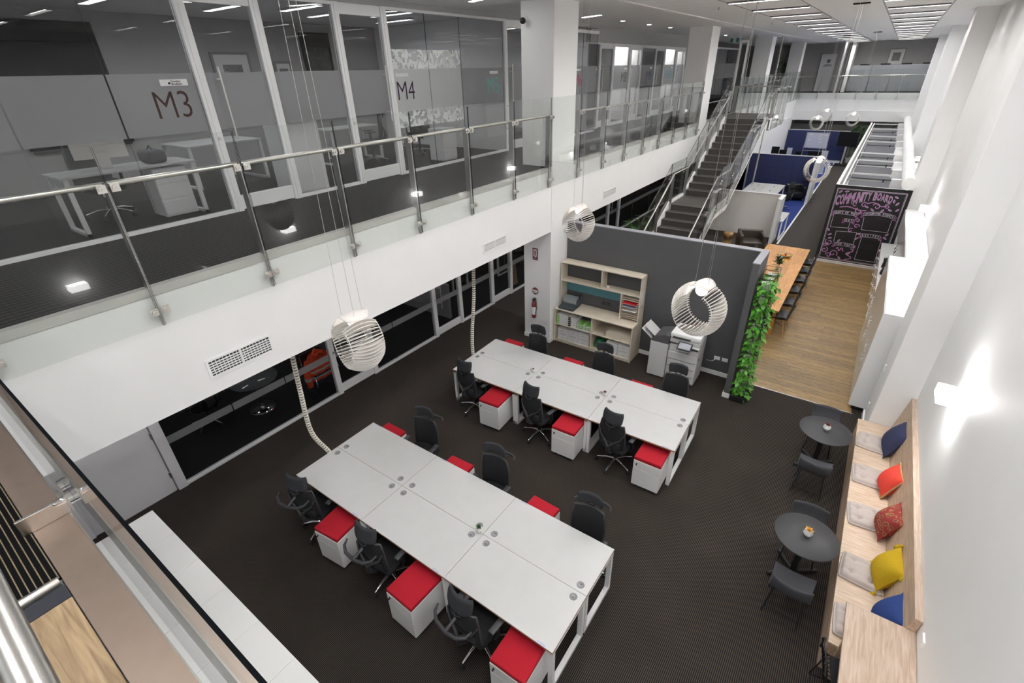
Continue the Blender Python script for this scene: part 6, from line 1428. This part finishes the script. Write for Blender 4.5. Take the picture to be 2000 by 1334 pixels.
# ================================================================ FAR GALLERY
struct(MB().box(-3.05, -2.85, 42.0, 43.6, FZ, CZ).obj('column_gallery', WHITE)); struct(MB().box(-3.4, -3.3, 41.4, 41.5, FZ, CZ).obj('trim_gallery_post', WMETAL))
struct(MB().box(-6.6, -6.2, 43.0, 43.6, FZ, CZ).obj('column_gallery_left', WHITE))
d = semp('door_15'); MB().box(-4.75, -3.95, 43.55, 43.58, FZ, 6.35).obj('door_leaf', LILACW, d); MB().box(-4.8, -4.75, 43.5, 43.6, FZ, 6.4).box(-3.95, -3.9, 43.5, 43.6, FZ, 6.4).box(-4.8, -3.9, 43.5, 43.6, 6.35, 6.4).obj('door_frame', LILACW, d)
t = thing('restroom_sign', 'black restroom pictogram sign on the far gallery door', 'sign', (-4.32, 43.545, 5.98)); MB().box(-.09, .09, -.004, 0, -.09, .09).obj('sign_plate', BLACKP, t)
for s in (-.04, .04): MB().box(s-.015, s+.015, -.006, -.004, -.06, .02).ball((s, -.006, .045), .014, 8, 5).obj('pictogram', PAPER, t)
MB().box(-.2, .2, -.003, 0, -.22, -.19).box(-.26, .26, -.003, 0, -.30, -.27).obj('lettering_line', BLACKP, t)
for i, x in enumerate((-2.22, -1.12, -.02, 1.02)): 
    t = thing('gallery_screen', 'grey white desk screen on the far gallery, %s of four' % ('first', 'second', 'third', 'fourth')[i], 'screen', (x, 42.2, FZ), 0, 'desk screens on the far gallery'); MB().rbox(-.53, .53, -.02, .02, .05, 1.52, .004, 1).obj('panel', mat('screen_grey', (.26,.27,.29), .6), t); MB().box(-.5, .5, -.1, .1, 0, .05).obj('foot', BLACKP, t)
    k = thing('computer_monitor', 'black monitor peeking above the far gallery screens, %s of four' % ('first', 'second', 'third', 'fourth')[i], 'monitor', (x+.1, 42.5, FZ), 0, 'monitors on the far gallery'); MB().rbox(-.26, .26, 0, .03, 1.25, 1.6, .004, 1).obj('casing', BLACKP, k); MB().box(-.03, .03, .03, .05, 0, 1.3).obj('stand', BLACKP, k)
t = thing('exit_sign', 'dark green running man exit sign hanging before the far offices', 'sign', (-5.9, 24.0, 6.79)); MB().box(-.19, .19, -.012, .012, -.085, .085).obj('sign_body', PAPER, t); MB().box(-.17, -.055, -.016, -.012, -.07, .07).box(.055, .17, -.016, -.012, -.07, .07).obj('green_field', mat('exit_green', (.01,.09,.10), .4), t)
b = MB().ball((.01, -.014, .05), .014, 8, 6); b.bar((.0, -.014, .035), (-.005, -.014, -.01), .02, .004, (0, 1, 0)).bar((-.005, -.014, -.01), (.03, -.014, -.035), .012, .004, (0, 1, 0)).bar((.03, -.014, -.035), (.015, -.014, -.06), .011, .004, (0, 1, 0)).bar((-.005, -.014, -.01), (-.04, -.014, -.05), .012, .004, (0, 1, 0)).bar((0, -.014, .03), (.04, -.014, .01), .01, .004, (0, 1, 0)).bar((0, -.014, .03), (-.035, -.014, .015), .01, .004, (0, 1, 0)); b.obj('running_figure', mat('exit_green', (.01,.09,.10), .4), t)
MB().cyl((-.1, 0, .085), (-.1, 0, .239), .006, 6).cyl((.1, 0, .085), (.1, 0, .239), .006, 6).obj('hanger', STEEL, t)
# grey glazed offices beyond the second column
struct(MB().box(-9.0, -8.9, 25.0, 43.6, FZ, CZ).obj('wall_gallery_offices', mat('dim_office_wall', (.14,.14,.15), .5)))
wx = window(15, -8.0, 25.0, 34, FZ, 6.7, (26.2, 27.4, 28.6, 30, 31.5), GLASSP, FB)
for i, (x, y, h) in enumerate(((-6.5, 33.6, 2.4), (-6.3, 39.0, 2.3))): bamboo('hanging_ivy', 'dark leafy green column plant on the far left gallery, %s one' % ('nearer', 'farther')[i], (x, y, FZ), h, 12, 50+i, .4, None)
for i, y in enumerate((10.5, 13.2, 15.4, 19.2)):
    t = thing('sprinkler_head', 'tiny ceiling sprinkler head, %s along the middle ceiling band' % ('first', 'second', 'third', 'fourth')[i], 'sprinkler', (-3.7 if i % 2 else -3.5, y, CZ), 0, 'sprinklers'); MB().cyl((0, 0, -.05), (0, 0, 0), .012, 8).cyl((0, 0, -.055), (0, 0, -.05), .03, 10).obj('head', STEEL, t)
